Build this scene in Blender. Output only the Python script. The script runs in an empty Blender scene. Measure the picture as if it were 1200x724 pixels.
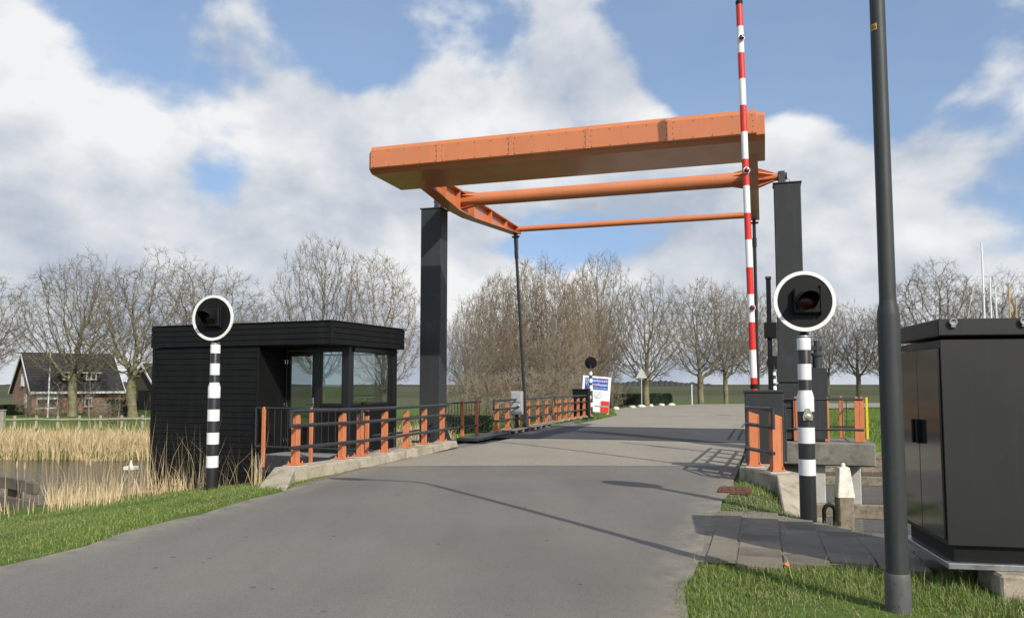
import bpy, bmesh, math, random
import numpy as np
from mathutils import Vector, Matrix

R = math.radians
random.seed(7)
RNG = np.random.default_rng(7)
SC = bpy.context.scene
COL = SC.collection

# ------------------------------------------------------------------ camera
EYE, FPX, PPY = 1.6, 930.0, 380.0           # eye height (m), focal length and principal row of the 1200 px wide photo
PITCH = math.atan(70.0 / FPX)
cd = bpy.data.cameras.new('camera')
cd.sensor_width = 36.0
cd.lens = 36.0 * FPX / 1200.0
cd.shift_y = (PPY - 362.0) / 1200.0
cd.clip_start, cd.clip_end = 0.05, 6000.0
cam = bpy.data.objects.new('camera', cd)
cam.location = (0, 0, EYE)
cam.rotation_euler = (math.pi / 2 + PITCH, 0, 0)
COL.objects.link(cam)
SC.camera = cam

# ------------------------------------------------------------------ exposure
SC.render.engine = 'CYCLES'
SC.view_settings.view_transform = 'Standard'
SC.view_settings.look = 'None'
SC.view_settings.gamma = 1.0
SC.view_settings.exposure = 0.14
SC.view_settings.use_curve_mapping = False
SC.cycles.use_denoising = True
SC.cycles.max_bounces = 6
SC.cycles.transparent_max_bounces = 12
SC.cycles.caustics_reflective = False
SC.cycles.caustics_refractive = False

# ------------------------------------------------------------------ sun and sky
SUN_EL = R(37.0)
SUN_H = Vector((0.50, -0.866, 0)).normalized()          # horizontal direction towards the sun
TO_SUN = Vector((SUN_H.x * math.cos(SUN_EL), SUN_H.y * math.cos(SUN_EL), math.sin(SUN_EL)))
sd = bpy.data.lights.new('sun', 'SUN')
sd.energy = 4.3
sd.angle = R(0.53)
sd.color = (1.0, 0.94, 0.83)
sun = bpy.data.objects.new('sun', sd)
sun.rotation_euler = (-TO_SUN).to_track_quat('-Z', 'Y').to_euler()
sun.location = (20, -35, 30)
COL.objects.link(sun)

def cam_dir(px, py):
    a, b = (px - 600.0) / FPX, (PPY - py) / FPX
    return Vector((a, math.cos(PITCH) - b * math.sin(PITCH), math.sin(PITCH) + b * math.cos(PITCH)))

def at(px, py, Y):
    r = cam_dir(px, py)
    return Vector((0, 0, EYE)) + r * (Y / r.y)

def gz(px, py, z):
    r = cam_dir(px, py)
    return Vector((0, 0, EYE)) + r * ((z - EYE) / r.z)

world = bpy.data.worlds.new('World')
SC.world = world
world.use_nodes = True

def build_sky():
    nt = world.node_tree
    N, L = nt.nodes, nt.links
    N.clear()
    out = N.new('ShaderNodeOutputWorld')
    bg = N.new('ShaderNodeBackground')
    bg.inputs['Strength'].default_value = 0.14
    L.new(bg.outputs[0], out.inputs['Surface'])
    sky = N.new('ShaderNodeTexSky')
    sky.sky_type = 'NISHITA'
    sky.sun_disc = False
    sky.sun_elevation = SUN_EL
    sky.sun_rotation = math.atan2(SUN_H.x, SUN_H.y)
    sky.altitude = 0
    sky.air_density = 1.0
    sky.dust_density = 1.2
    sky.ozone_density = 2.0
    tc = N.new('ShaderNodeTexCoord')
    D = tc.outputs['Generated']

    def vm(op, a, b=None):
        n = N.new('ShaderNodeVectorMath'); n.operation = op
        L.new(a, n.inputs[0]) if not isinstance(a, tuple) else setattr(n.inputs[0], 'default_value', a)
        if b is not None:
            if isinstance(b, tuple): n.inputs[1].default_value = b
            else: L.new(b, n.inputs[1])
        return n
    def mt(op, a, b=None, c=None, clamp=False):
        n = N.new('ShaderNodeMath'); n.operation = op; n.use_clamp = clamp
        for i, v in enumerate((a, b, c)):
            if v is None: continue
            if isinstance(v, (int, float)): n.inputs[i].default_value = v
            else: L.new(v, n.inputs[i])
        return n.outputs[0]
    def noise(vec, scale, detail, rough, dist=0.0):
        n = N.new('ShaderNodeTexNoise'); n.noise_dimensions = '3D'
        n.inputs['Scale'].default_value = scale
        n.inputs['Detail'].default_value = detail
        n.inputs['Roughness'].default_value = rough
        n.inputs['Distortion'].default_value = dist
        L.new(vec, n.inputs['Vector'])
        return n.outputs['Fac']
    def ramp(v, a, b, lo=0.0, hi=1.0):
        n = N.new('ShaderNodeMapRange'); n.interpolation_type = 'SMOOTHSTEP'
        L.new(v, n.inputs['Value'])
        n.inputs['From Min'].default_value, n.inputs['From Max'].default_value = a, b
        n.inputs['To Min'].default_value, n.inputs['To Max'].default_value = lo, hi
        return n.outputs[0]

    P = vm('MULTIPLY', D, (1.0, 1.0, 1.55)).outputs[0]
    SP = vm('ADD', P, (4.3, 1.7, 2.6)).outputs[0]
    SP2 = vm('ADD', SP, (0.030, 0.0, 0.075)).outputs[0]              # a little higher and towards the sun's side
    n1 = noise(SP, 4.2, 8, 0.50, 0.12)
    n2 = noise(SP2, 4.2, 6, 0.50, 0.12)
    fine = noise(SP, 13.0, 5, 0.52, 0.0)
    # cloud banks where they stand in the sky: (px, py, radius px, weight); blue gaps have negative weight
    blobs = [(60, 60, 150, .12), (175, 150, 120, .13), (300, 100, 55, .12), (60, 220, 150, .13), (330, 130, 40, .08), (200, 260, 110, .08),
             (370, 185, 45, .16), (420, 230, 70, .14), (690, 85, 60, .22), (640, 105, 50, .12), (740, 95, 35, .10), (765, 128, 38, .16), (560, 180, 60, .10),
             (930, 175, 40, .22), (965, 235, 75, .20), (1080, 180, 45, .18), (1150, 160, 55, .22), (1110, 260, 90, .14), (1190, 30, 42, .20), (800, 270, 130, .12), (560, 260, 60, .08),
             (480, 8, 30, .08), (520, 95, 40, .08), (640, 45, 30, .08),
             (120, 0, 40, -.10), (290, 165, 42, -.26), (242, 215, 46, -.20), (730, 8, 34, -.20), (600, 40, 30, -.12), (780, 60, 40, -.14), (430, 50, 60, -.14), (545, 70, 40, -.10), (700, 285, 60, .14), (810, 120, 30, -.12), (940, 50, 110, -.26), (1050, 95, 50, -.20), (380, 25, 50, -.12), (850, 45, 60, -.22), (1000, 120, 40, -.16),
             (570, 15, 45, -.12), (625, 283, 32, -.14), (655, 292, 30, -.10), (450, 62, 35, -.10), (890, 145, 24, -.14), (20, 85, 22, -.10)]
    acc = None
    for (px, py, rad, w) in blobs:
        d = cam_dir(px, py).normalized()
        dot = vm('DOT_PRODUCT', D, tuple(d)).outputs['Value']
        g = mt('POWER', mt('MAXIMUM', dot, 0.0), (FPX / rad) ** 2)
        acc = mt('MULTIPLY', g, w) if acc is None else mt('MULTIPLY_ADD', g, w, acc)
    sep = N.new('ShaderNodeSeparateXYZ'); L.new(D, sep.inputs[0])
    low = ramp(sep.outputs['Z'], 0.04, 0.30, 0.14, 0.0)              # the cloud deck closes towards the horizon
    cov = mt('ADD', mt('ADD', mt('MULTIPLY_ADD', n1, 1.5, -0.25), acc), low)
    cov = mt('MULTIPLY_ADD', mt('SUBTRACT', fine, 0.5), 0.16, cov)
    mask = ramp(cov, 0.465, 0.645, 0.06, 1.0)                             # a thin veil even in the gaps
    # bright sunward side and grey underside of the clouds
    dif = mt('SUBTRACT', n1, n2)
    thick = ramp(cov, 0.58, 0.90)
    lit = mt('MULTIPLY_ADD', dif, 3.6, 0.60)
    lit = mt('MULTIPLY_ADD', thick, -0.10, lit)
    lit = mt('MULTIPLY_ADD', mt('SUBTRACT', fine, 0.5), 0.55, lit)
    grey = ramp(sep.outputs['Z'], 0.0, 0.30, -0.20, 0.0)
    lit = mt('ADD', lit, grey, clamp=True)
    cm = N.new('ShaderNodeMixRGB')
    cm.inputs[1].default_value = (2.9, 3.3, 3.95, 1)
    cm.inputs[2].default_value = (5.8, 5.85, 5.9, 1)
    L.new(lit, cm.inputs[0])
    # clear air between the clouds keeps its blue down to the tree tops
    up = vm('MULTIPLY_ADD', D, (1.0, 1.0, 0.70)); up.inputs[2].default_value = (0, 0, 0.24)
    L.new(vm('NORMALIZE', up.outputs[0]).outputs[0], sky.inputs['Vector'])
    blue = N.new('ShaderNodeMixRGB'); blue.blend_type = 'MULTIPLY'; blue.inputs[0].default_value = 1
    blue.inputs[2].default_value = (1.44, 1.37, 1.28, 1)
    L.new(sky.outputs[0], blue.inputs[1])
    mix = N.new('ShaderNodeMixRGB')
    L.new(mask, mix.inputs[0]); L.new(blue.outputs[0], mix.inputs[1]); L.new(cm.outputs[0], mix.inputs[2])
    L.new(mix.outputs[0], bg.inputs['Color'])
build_sky()

# ------------------------------------------------------------------ mesh and object helpers
MATS = {}
WM = {}                                          # world matrix of every object we make

class MB:
    """collects faces of ONE part"""
    def __init__(s): s.v, s.f = [], []
    def add(s, vs, fs):
        o = len(s.v); s.v += [tuple(v) for v in vs]; s.f += [tuple(i + o for i in f) for f in fs]; return s
    def hexa(s, p): return s.add(p, [(0, 3, 2, 1), (4, 5, 6, 7), (0, 1, 5, 4), (1, 2, 6, 5), (2, 3, 7, 6), (3, 0, 4, 7)])
    def box(s, c, d, rz=0.0, m=None):
        x, y, z = d[0] / 2, d[1] / 2, d[2] / 2
        ps = [Vector(q) for q in ((-x, -y, -z), (x, -y, -z), (x, y, -z), (-x, y, -z), (-x, -y, z), (x, -y, z), (x, y, z), (-x, y, z))]
        mm = m if m is not None else Matrix.Rotation(rz, 3, 'Z')
        return s.hexa([mm @ q + Vector(c) for q in ps])
    def extrude(s, poly, vec):
        n = len(poly); vec = Vector(vec)
        a = [Vector(p) for p in poly]
        return s.add(a + [p + vec for p in a], [tuple(range(n))[::-1], tuple(range(n, 2 * n))] + [(i, (i + 1) % n, n + (i + 1) % n, n + i) for i in range(n)])
    def tube(s, pts, r, n=12, cap=True):
        pts = [Vector(p) for p in pts]; k = len(pts)
        rs = r if isinstance(r, (list, tuple)) else [r] * k
        vs = []; prev = None
        for i, p in enumerate(pts):
            t = (pts[min(i + 1, k - 1)] - pts[max(i - 1, 0)]).normalized()
            if prev is None:
                prev = Vector((0, 0, 1)) if abs(t.z) < .9 else Vector((1, 0, 0))
            x = (prev - t * prev.dot(t)).normalized(); prev = x
            y = t.cross(x)
            vs += [p + (x * math.cos(2 * math.pi * j / n) + y * math.sin(2 * math.pi * j / n)) * rs[i] for j in range(n)]
        fs = [(i * n + j, i * n + (j + 1) % n, (i + 1) * n + (j + 1) % n, (i + 1) * n + j) for i in range(k - 1) for j in range(n)]
        if cap: fs += [tuple(range(n))[::-1], tuple(range((k - 1) * n, k * n))]
        return s.add(vs, fs)
    def lathe(s, prof, n=24, c=(0, 0, 0), axis=None):
        k = len(prof); vs = []; c = Vector(c)
        q = Vector(axis).to_track_quat('Z', 'Y').to_matrix() if axis is not None else Matrix.Identity(3)
        for (r, z) in prof:
            vs += [c + q @ Vector((r * math.cos(2 * math.pi * j / n), r * math.sin(2 * math.pi * j / n), z)) for j in range(n)]
        fs = [(i * n + j, i * n + (j + 1) % n, (i + 1) * n + (j + 1) % n, (i + 1) * n + j) for i in range(k - 1) for j in range(n)]
        fs += [tuple(range(n))[::-1], tuple(range((k - 1) * n, k * n))]
        return s.add(vs, fs)

def link(name, me, parent=None, loc=(0, 0, 0), rz=0.0):
    o = bpy.data.objects.new(name, me); COL.objects.link(o)
    o.location = loc; o.rotation_euler = (0, 0, rz)
    m = Matrix.Translation(Vector(loc)) @ Matrix.Rotation(rz, 4, 'Z')
    if parent is not None:
        o.parent = parent; m = WM[parent.name] @ m
    WM[o.name] = m
    return o

def tag(o, label=None, cat=None, group=None, kind=None):
    if label: o['label'] = label
    if cat: o['category'] = cat
    if group: o['group'] = group
    if kind: o['kind'] = kind
    return o

def thing(name, label, cat, loc=(0, 0, 0), rz=0.0, group=None):
    return tag(link(name, None, None, loc, rz), label, cat, group)

def mesh_of(name, mb, mat, bev=0.0, segs=1, ang=35):
    me = bpy.data.meshes.new(name)
    me.from_pydata(mb.v, [], mb.f)
    if bev > 0:
        bm = bmesh.new(); bm.from_mesh(me)
        bmesh.ops.recalc_face_normals(bm, faces=bm.faces)
        es = [e for e in bm.edges if len(e.link_faces) == 2 and e.calc_face_angle() > R(40)]
        bmesh.ops.bevel(bm, geom=es, offset=bev, segments=segs, affect='EDGES', profile=0.5, clamp_overlap=True)
        bm.to_mesh(me); bm.free()
    else:
        bm = bmesh.new(); bm.from_mesh(me)
        bmesh.ops.recalc_face_normals(bm, faces=bm.faces)
        bm.to_mesh(me); bm.free()
    me.shade_smooth(); me.set_sharp_from_angle(angle=R(18 if bev > 0 else ang))
    if mat: me.materials.append(MATS[mat])
    return me

def part(name, mb, mat, parent=None, bev=0.0, world=False, segs=1, loc=None, rz=0.0):
    """one mesh object; world=True: points are given in world space"""
    if world and parent is not None:
        inv = WM[parent.name].inverted()
        mb.v = [tuple(inv @ Vector(v)) for v in mb.v]
    return link(name, mesh_of(name, mb, mat, bev, segs), parent, loc or (0, 0, 0), rz)

def mesh_np(name, verts, polys, mat, col=None, smooth=False):
    """polys: list of int arrays (n,k)"""
    me = bpy.data.meshes.new(name)
    verts = np.asarray(verts, np.float32).reshape(-1, 3)
    me.vertices.add(len(verts)); me.vertices.foreach_set('co', verts.ravel())
    loops = np.concatenate([p.ravel() for p in polys]).astype(np.int32)
    tot = np.concatenate([np.full(len(p), p.shape[1], np.int32) for p in polys])
    st = np.concatenate([[0], np.cumsum(tot)[:-1]]).astype(np.int32)
    me.loops.add(len(loops)); me.loops.foreach_set('vertex_index', loops)
    me.polygons.add(len(tot)); me.polygons.foreach_set('loop_start', st); me.polygons.foreach_set('loop_total', tot)
    if smooth: me.polygons.foreach_set('use_smooth', np.ones(len(tot), bool))
    me.update(calc_edges=True)
    if col is not None:
        a = me.color_attributes.new('tint', 'FLOAT_COLOR', 'POINT')
        c4 = np.ones((len(verts), 4), np.float32); c4[:, :3] = col
        a.data.foreach_set('color', c4.ravel())
    if mat: me.materials.append(MATS[mat])
    return me

def copy_tree(o, loc, rz, label=None, scale=None, parent=None):
    c = o.copy(); COL.objects.link(c)
    c.location = loc; c.rotation_euler = (0, 0, rz)
    if scale is not None: c.scale = scale
    if label: c['label'] = label
    for ch in o.children:
        k = ch.copy(); COL.objects.link(k); k.parent = c
        for g in ch.children:
            h = g.copy(); COL.objects.link(h); h.parent = k
    return c

# ------------------------------------------------------------------ materials
def mat(name, col, rough=0.6, metal=0.0, var=0.0, vscale=3.0, col2=None, bump=0.0, bscale=60.0, coat=0.0, fine=0.0, fscale=80.0, spec=0.5, dirt=None, tint=False, rvar=0.0, streak=None):
    m = bpy.data.materials.new(name); m.use_nodes = True
    nt = m.node_tree; N, L = nt.nodes, nt.links
    b = N['Principled BSDF']
    b.inputs['Roughness'].default_value = rough
    b.inputs['Metallic'].default_value = metal
    b.inputs['Specular IOR Level'].default_value = spec
    if coat: b.inputs['Coat Weight'].default_value = coat; b.inputs['Coat Roughness'].default_value = 0.12
    tc = N.new('ShaderNodeTexCoord'); geo = N.new('ShaderNodeNewGeometry')
    co = geo.outputs['Position']
    def noise(scale, det=5, ro=0.55):
        n = N.new('ShaderNodeTexNoise'); n.inputs['Scale'].default_value = scale; n.inputs['Detail'].default_value = det; n.inputs['Roughness'].default_value = ro
        L.new(co, n.inputs['Vector']); return n.outputs['Fac']
    def mapr(v, a, b_, lo, hi):
        n = N.new('ShaderNodeMapRange'); L.new(v, n.inputs['Value'])
        for k, q in (('From Min', a), ('From Max', b_), ('To Min', lo), ('To Max', hi)): n.inputs[k].default_value = q
        return n.outputs[0]
    def mixc(f, a, b_, mode='MIX'):
        n = N.new('ShaderNodeMixRGB'); n.blend_type = mode
        if isinstance(f, float): n.inputs[0].default_value = f
        else: L.new(f, n.inputs[0])
        for i, q in ((1, a), (2, b_)):
            if isinstance(q, tuple): n.inputs[i].default_value = (*q, 1)
            else: L.new(q, n.inputs[i])
        return n.outputs[0]
    c = None
    c2 = col2 or tuple(x * (1 - var) for x in col)
    if tint:
        at_ = N.new('ShaderNodeAttribute'); at_.attribute_name = 'tint'
        c = at_.outputs['Color']
    elif var or col2:
        c = mixc(mapr(noise(vscale), .32, .68, 0, 1), col, c2)
    if fine:
        g = mapr(noise(fscale, 3, .7), .25, .75, 1 - fine, 1 + fine)
        n = N.new('ShaderNodeMixRGB'); n.blend_type = 'MULTIPLY'; n.inputs[0].default_value = 1
        if c is None: n.inputs[1].default_value = (*col, 1)
        else: L.new(c, n.inputs[1])
        cmb = N.new('ShaderNodeCombineColor')
        for i in range(3): L.new(g, cmb.inputs[i])
        L.new(cmb.outputs[0], n.inputs[2]); c = n.outputs[0]
    if dirt:
        dcol, dscale, lo, hi, amt = dirt
        base = c if c is not None else col
        c = mixc(mapr(noise(dscale, 8, .65), lo, hi, 0, amt), base, dcol)
    if streak:
        scol, sscale, lo, hi, amt = streak
        mp = N.new('ShaderNodeMapping'); mp.inputs['Scale'].default_value = (1.0, 1.0, .07); L.new(co, mp.inputs['Vector'])
        n = N.new('ShaderNodeTexNoise'); n.inputs['Scale'].default_value = sscale; n.inputs['Detail'].default_value = 6; n.inputs['Roughness'].default_value = .65; L.new(mp.outputs[0], n.inputs['Vector'])
        c = mixc(mapr(n.outputs['Fac'], lo, hi, 0, amt), c if c is not None else col, scol)
    if c is None: b.inputs['Base Color'].default_value = (*col, 1)
    else: L.new(c, b.inputs['Base Color'])
    if rvar: L.new(mapr(noise(vscale * 1.7), .3, .7, rough - rvar, rough + rvar), b.inputs['Roughness'])
    if bump:
        bp = N.new('ShaderNodeBump'); bp.inputs['Strength'].default_value = bump; bp.inputs['Distance'].default_value = 0.01
        L.new(noise(bscale, 5, .6), bp.inputs['Height']); L.new(bp.outputs[0], b.inputs['Normal'])
    MATS[name] = m
    return m

ORANGE = (0.55, 0.184, 0.070)
mat('orange', ORANGE, .36, streak=((.40, .155, .075), 7, .52, .72, .45), var=.10, vscale=1.2, coat=.35, dirt=((.36, .17, .10), 2.5, .58, .80, .30), rvar=.06, bump=.03, bscale=25)
mat('orange_post', (0.54, 0.180, 0.074), .5, streak=((.33, .12, .06), 14, .54, .72, .5), var=.12, vscale=5, dirt=((.25, .10, .05), 9, .55, .78, .5), rvar=.06)
mat('steel_dark', (0.032, 0.035, 0.038), .42, var=.25, vscale=1.6, coat=.1, rvar=.08, dirt=((.10, .10, .095), 5, .58, .85, .35))
mat('tower_grey', (0.031, 0.0345, 0.0365), .52, spec=.35, streak=((.055, .058, .058), 8, .52, .74, .55), var=.15, vscale=.9, rvar=.06, dirt=((.085, .09, .09), 3, .55, .85, .4))
mat('rail_dark', (0.030, 0.032, 0.036), .40, var=.2, vscale=4, rvar=.08)
mat('cabinet_grey', (0.021, 0.0212, 0.0208), .48, spec=.35, streak=((.036, .035, .033), 9, .52, .74, .35), var=.12, vscale=1.3, rvar=.05, fine=.08, fscale=350, bump=.05, bscale=300, dirt=((.075, .073, .068), 3.5, .62, .85, .35))
mat('cabinet_gloss', (0.030, 0.029, 0.028), .10, var=.15, vscale=1.3, coat=.6, dirt=((.06, .055, .05), 5, .6, .85, .4))
mat('lamp_post_grey', (0.034, 0.039, 0.040), .52, spec=.35, streak=((.062, .066, .064), 22, .54, .72, .5), var=.14, vscale=3, rvar=.05, dirt=((.10, .105, .10), 14, .62, .8, .4))
mat('lamp_sleeve', (0.085, 0.086, 0.085), .6, var=.2, vscale=14, dirt=((.025, .025, .025), 26, .60, .66, .9), bump=.2, bscale=60)
mat('galvanised', (0.42, 0.43, 0.44), .38, metal=.85, var=.2, vscale=8, rvar=.1)
mat('cabin_black', (0.0068, 0.0068, 0.0068), .62, spec=.22, streak=((.017, .0165, .0155), 6, .52, .74, .55), var=.35, vscale=2.2, fine=.25, fscale=60, bump=.15, bscale=45, rvar=.08, dirt=((.020, .020, .019), 6, .6, .8, .5))
mat('frame_black', (0.010, 0.010, 0.011), .35, var=.2, vscale=3)
mat('interior', (0.30, 0.30, 0.28), .8)
mat('white_paint', (0.74, 0.745, 0.73), .42, var=.08, vscale=8, dirt=((.38, .36, .32), 18, .63, .80, .55))
mat('band_white', (0.72, 0.73, 0.73), .45, var=.05, vscale=10, dirt=((.30, .28, .26), 22, .64, .78, .6))
mat('band_black', (0.016, 0.017, 0.018), .38, var=.2, vscale=8, dirt=((.08, .08, .075), 20, .62, .8, .5))
mat('signal_black', (0.0065, 0.0068, 0.007), .55, spec=.22, var=.2, vscale=6)
mat('boom_red', (0.60, 0.028, 0.018), .40, var=.12, vscale=6)
mat('boom_white', (0.78, 0.78, 0.77), .40, var=.05, vscale=6, dirt=((.45, .43, .40), 9, .62, .8, .4))
mat('lens_red', (0.12, 0.006, 0.006), .08, coat=1.0)
mat('lens_dark', (0.030, 0.004, 0.004), .18, spec=.3)
mat('concrete', (0.40, 0.35, 0.265), .9, var=.28, vscale=2.5, fine=.4, fscale=110, bump=.6, bscale=70, dirt=((.15, .13, .095), 5, .50, .70, .75))
mat('concrete_dark', (0.20, 0.19, 0.165), .9, var=.35, vscale=3, fine=.3, fscale=60, bump=.5, bscale=50, dirt=((.07, .068, .06), 5, .5, .7, .75))
mat('concrete_pale', (0.44, 0.43, 0.40), .85, var=.2, vscale=3, fine=.15, fscale=80, bump=.25, bscale=60, dirt=((.22, .21, .19), 6, .55, .75, .6))
mat('slab_pale', (0.230, 0.200, 0.155), .9, var=.3, vscale=2.2, fine=.3, fscale=140, bump=.4, bscale=90, dirt=((.08, .085, .05), 7, .55, .70, .6))
mat('slab_dark', (0.155, 0.133, 0.102), .9, var=.35, vscale=2.5, fine=.3, fscale=140, bump=.4, bscale=90, dirt=((.34, .32, .28), 38, .70, .76, .6))
mat('slab', (0.195, 0.168, 0.130), .9, var=.25, vscale=1.8, fine=.25, fscale=140, bump=.4, bscale=90, dirt=((.36, .34, .30), 38, .70, .76, .6))
mat('sand', (0.21, 0.19, 0.155), .95, var=.35, vscale=6, fine=.4, fscale=120, bump=.4, bscale=120, dirt=((.07, .09, .03), 5, .52, .66, .7))
mat('rust', (0.135, 0.055, 0.032), .85, var=.45, vscale=14, bump=.5, bscale=60)
mat('brass_lock', (0.55, 0.52, 0.42), .35, metal=.6, var=.2, vscale=20)
mat('yellow', (0.75, 0.52, 0.02), .5, var=.1)
mat('sticker', (0.72, 0.38, 0.05), .5, var=.15, vscale=20)
mat('ink', (0.03, 0.025, 0.02), .6)
mat('sign_white', (0.78, 0.79, 0.80), .45, var=.05)
mat('sign_blue', (0.012, 0.085, 0.40), .4, var=.06)
mat('sign_red', (0.62, 0.03, 0.03), .45, var=.06)
mat('sign_grey', (0.30, 0.31, 0.32), .5)
mat('sign_back', (0.55, 0.57, 0.60), .42, metal=.5, var=.1)
mat('box_grey', (0.36, 0.37, 0.375), .5, var=.12, vscale=5, dirt=((.2, .2, .19), 10, .6, .8, .4))
mat('wood_weathered', (0.27, 0.225, 0.17), .9, var=.45, vscale=5, fine=.3, fscale=70, bump=.6, bscale=60, dirt=((.06, .05, .035), 7, .5, .68, .8))
mat('wood_dark', (0.085, 0.066, 0.048), .9, var=.4, vscale=4, fine=.3, fscale=60, bump=.5, bscale=50)
mat('wood_fender', (0.150, 0.122, 0.095), .9, var=.45, vscale=3, fine=.3, fscale=60, bump=.5, bscale=50)
mat('wood_fence', (0.30, 0.275, 0.22), .9, var=.3, vscale=4)
mat('mooring_white', (0.68, 0.665, 0.60), .75, var=.15, vscale=6, fine=.12, fscale=50, dirt=((.24, .20, .14), 9, .54, .74, .75), bump=.3, bscale=50)
mat('brick', (0.30, 0.175, 0.125), .9, var=.3, vscale=1.2, fine=.25, fscale=9)
mat('roof_tile', (0.035, 0.033, 0.034), .75, var=.35, vscale=.8, fine=.2, fscale=6, spec=.25)
mat('house_white', (0.62, 0.62, 0.60), .6, var=.06)
mat('house_glass', (0.03, 0.035, 0.04), .06, spec=.6)
mat('bark', (0.205, 0.178, 0.118), .95, var=.35, vscale=1.4, spec=.2)
mat('bark_pale', (0.235, 0.205, 0.155), .95, var=.35, vscale=1.4, spec=.2)
mat('twig_brown2', (0.25, 0.21, 0.15), .95, var=.4, vscale=.6, spec=.2, col2=(.20, .145, .095))
mat('bark_green', (0.215, 0.200, 0.115), .95, var=.35, vscale=2.0, spec=.2, dirt=((.10, .085, .06), 5, .5, .7, .6))
mat('twig', (0.235, 0.205, 0.150), .95, var=.40, vscale=.45, spec=.2)
mat('twig_brown', (0.225, 0.172, 0.115), .95, var=.45, vscale=.6, spec=.2, col2=(.28, .245, .185))
mat('reed', (0.50, 0.37, 0.20), .8, spec=.2, tint=True)
mat('grass_blade', (0.1, 0.15, 0.03), .55, spec=.3, tint=True)
mat('hedge_leaf', (0.022, 0.040, 0.014), .55, var=.5, vscale=2.0, spec=.35)
mat('asphalt_dark_band', (0.1, 0.1, 0.1), .9)
mat('seed_fluff', (0.46, 0.36, 0.24), .95, var=.3, vscale=30)
mat('leaf_dry', (0.50, 0.17, 0.05), .7, var=.3, vscale=30)
mat('stone_white', (0.62, 0.60, 0.56), .85, var=.2, vscale=4)
mat('boat_hull', (0.62, 0.63, 0.64), .25, coat=.5)
mat('mast_white', (0.72, 0.73, 0.74), .35)
mat('mast_wood', (0.46, 0.30, 0.11), .45)
mat('gravel_mix', (0.20, 0.185, 0.16), .9, var=.5, vscale=30, fine=.5, fscale=90)
mat('far_wood', (0.055, 0.060, 0.058), .95, var=.3, vscale=.02, spec=.1)
mat('grating', (0.30, 0.31, 0.31), .55, var=.2, vscale=9, fine=.3, fscale=60)
mat('chrome', (0.65, 0.65, 0.66), .2, metal=1.0)

def road_mat(name, col, col2, grain, light, chip=(.26, .25, .23)):
    m = bpy.data.materials.new(name); m.use_nodes = True
    nt = m.node_tree; N, L = nt.nodes, nt.links; b = N['Principled BSDF']
    b.inputs['Specular IOR Level'].default_value = .35
    geo = N.new('ShaderNodeNewGeometry'); co = geo.outputs['Position']
    def noise(scale, det=4, ro=.6, vec=None):
        n = N.new('ShaderNodeTexNoise'); n.inputs['Scale'].default_value = scale; n.inputs['Detail'].default_value = det; n.inputs['Roughness'].default_value = ro
        L.new(vec or co, n.inputs['Vector']); return n.outputs['Fac']
    def mapr(v, a, b_, lo, hi):
        n = N.new('ShaderNodeMapRange'); L.new(v, n.inputs['Value'])
        for k, q in (('From Min', a), ('From Max', b_), ('To Min', lo), ('To Max', hi)): n.inputs[k].default_value = q
        return n.outputs[0]
    def mix(f, a, b_, mode='MIX'):
        n = N.new('ShaderNodeMixRGB'); n.blend_type = mode
        if isinstance(f, float): n.inputs[0].default_value = f
        else: L.new(f, n.inputs[0])
        for i, q in ((1, a), (2, b_)):
            if isinstance(q, tuple): n.inputs[i].default_value = (*q, 1)
            else: L.new(q, n.inputs[i])
        return n.outputs[0]
    # wear stretched along the driving direction
    mp = N.new('ShaderNodeMapping'); mp.inputs['Rotation'].default_value = (0, 0, R(17.6)); mp.inputs['Scale'].default_value = (1.0, .16, 1.0)
    L.new(co, mp.inputs['Vector'])
    c = mix(mapr(noise(.9, 5, .6, mp.outputs[0]), .36, .64, 0, 1), col, col2)
    c = mix(mapr(noise(.35, 5, .6), .4, .7, 0, .5), c, light)
    v = N.new('ShaderNodeTexVoronoi'); v.inputs['Scale'].default_value = grain; L.new(co, v.inputs['Vector'])
    sepc = N.new('ShaderNodeSeparateColor'); L.new(v.outputs['Color'], sepc.inputs[0])
    c = mix(mapr(sepc.outputs[0], 0, 1, .0, .34), c, chip)
    c = mix(mapr(sepc.outputs[1], .5, 1, .0, .45), c, (.045, .045, .045))
    ed = N.new('ShaderNodeAttribute'); ed.attribute_name = 'tint'                     # sandy grit gathered along the edges of the road
    def mul(a, b_):
        n = N.new('ShaderNodeMath'); n.operation = 'MULTIPLY'; L.new(a, n.inputs[0]); L.new(b_, n.inputs[1]); return n.outputs[0]
    c = mix(mul(mapr(ed.outputs['Fac'], .05, 1, 0, .9), mapr(noise(4.0, 6, .65), .35, .62, 0, 1)), c, (.27, .235, .175))
    c = mix(mapr(noise(.22, 3, .5), .48, .62, 0, .30), c, tuple(x * .68 for x in col))
    # small dark oil and tar spots
    c = mix(mapr(noise(1.7, 2, .4), .73, .77, 0, .30), c, (.05, .05, .05))
    sv = N.new('ShaderNodeTexVoronoi'); sv.inputs['Scale'].default_value = 5.5; sv.inputs['Randomness'].default_value = 1.0; L.new(co, sv.inputs['Vector'])
    sc_ = N.new('ShaderNodeSeparateColor'); L.new(sv.outputs['Color'], sc_.inputs[0])
    spot = mul(mul(mapr(sv.outputs['Distance'], .10, .16, 1, 0), mapr(sc_.outputs[0], .72, .74, 0, 1)), mapr(noise(.45, 2, .5), .46, .56, 0, .8))
    c = mix(spot, c, (.030, .030, .030))
    L.new(c, b.inputs['Base Color'])
    L.new(mapr(noise(.9, 3, .5), .3, .7, .72, .9), b.inputs['Roughness'])
    bp = N.new('ShaderNodeBump'); bp.inputs['Strength'].default_value = .35; bp.inputs['Distance'].default_value = .004
    L.new(v.outputs['Distance'], bp.inputs['Height']); L.new(bp.outputs[0], b.inputs['Normal'])
    MATS[name] = m
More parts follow.
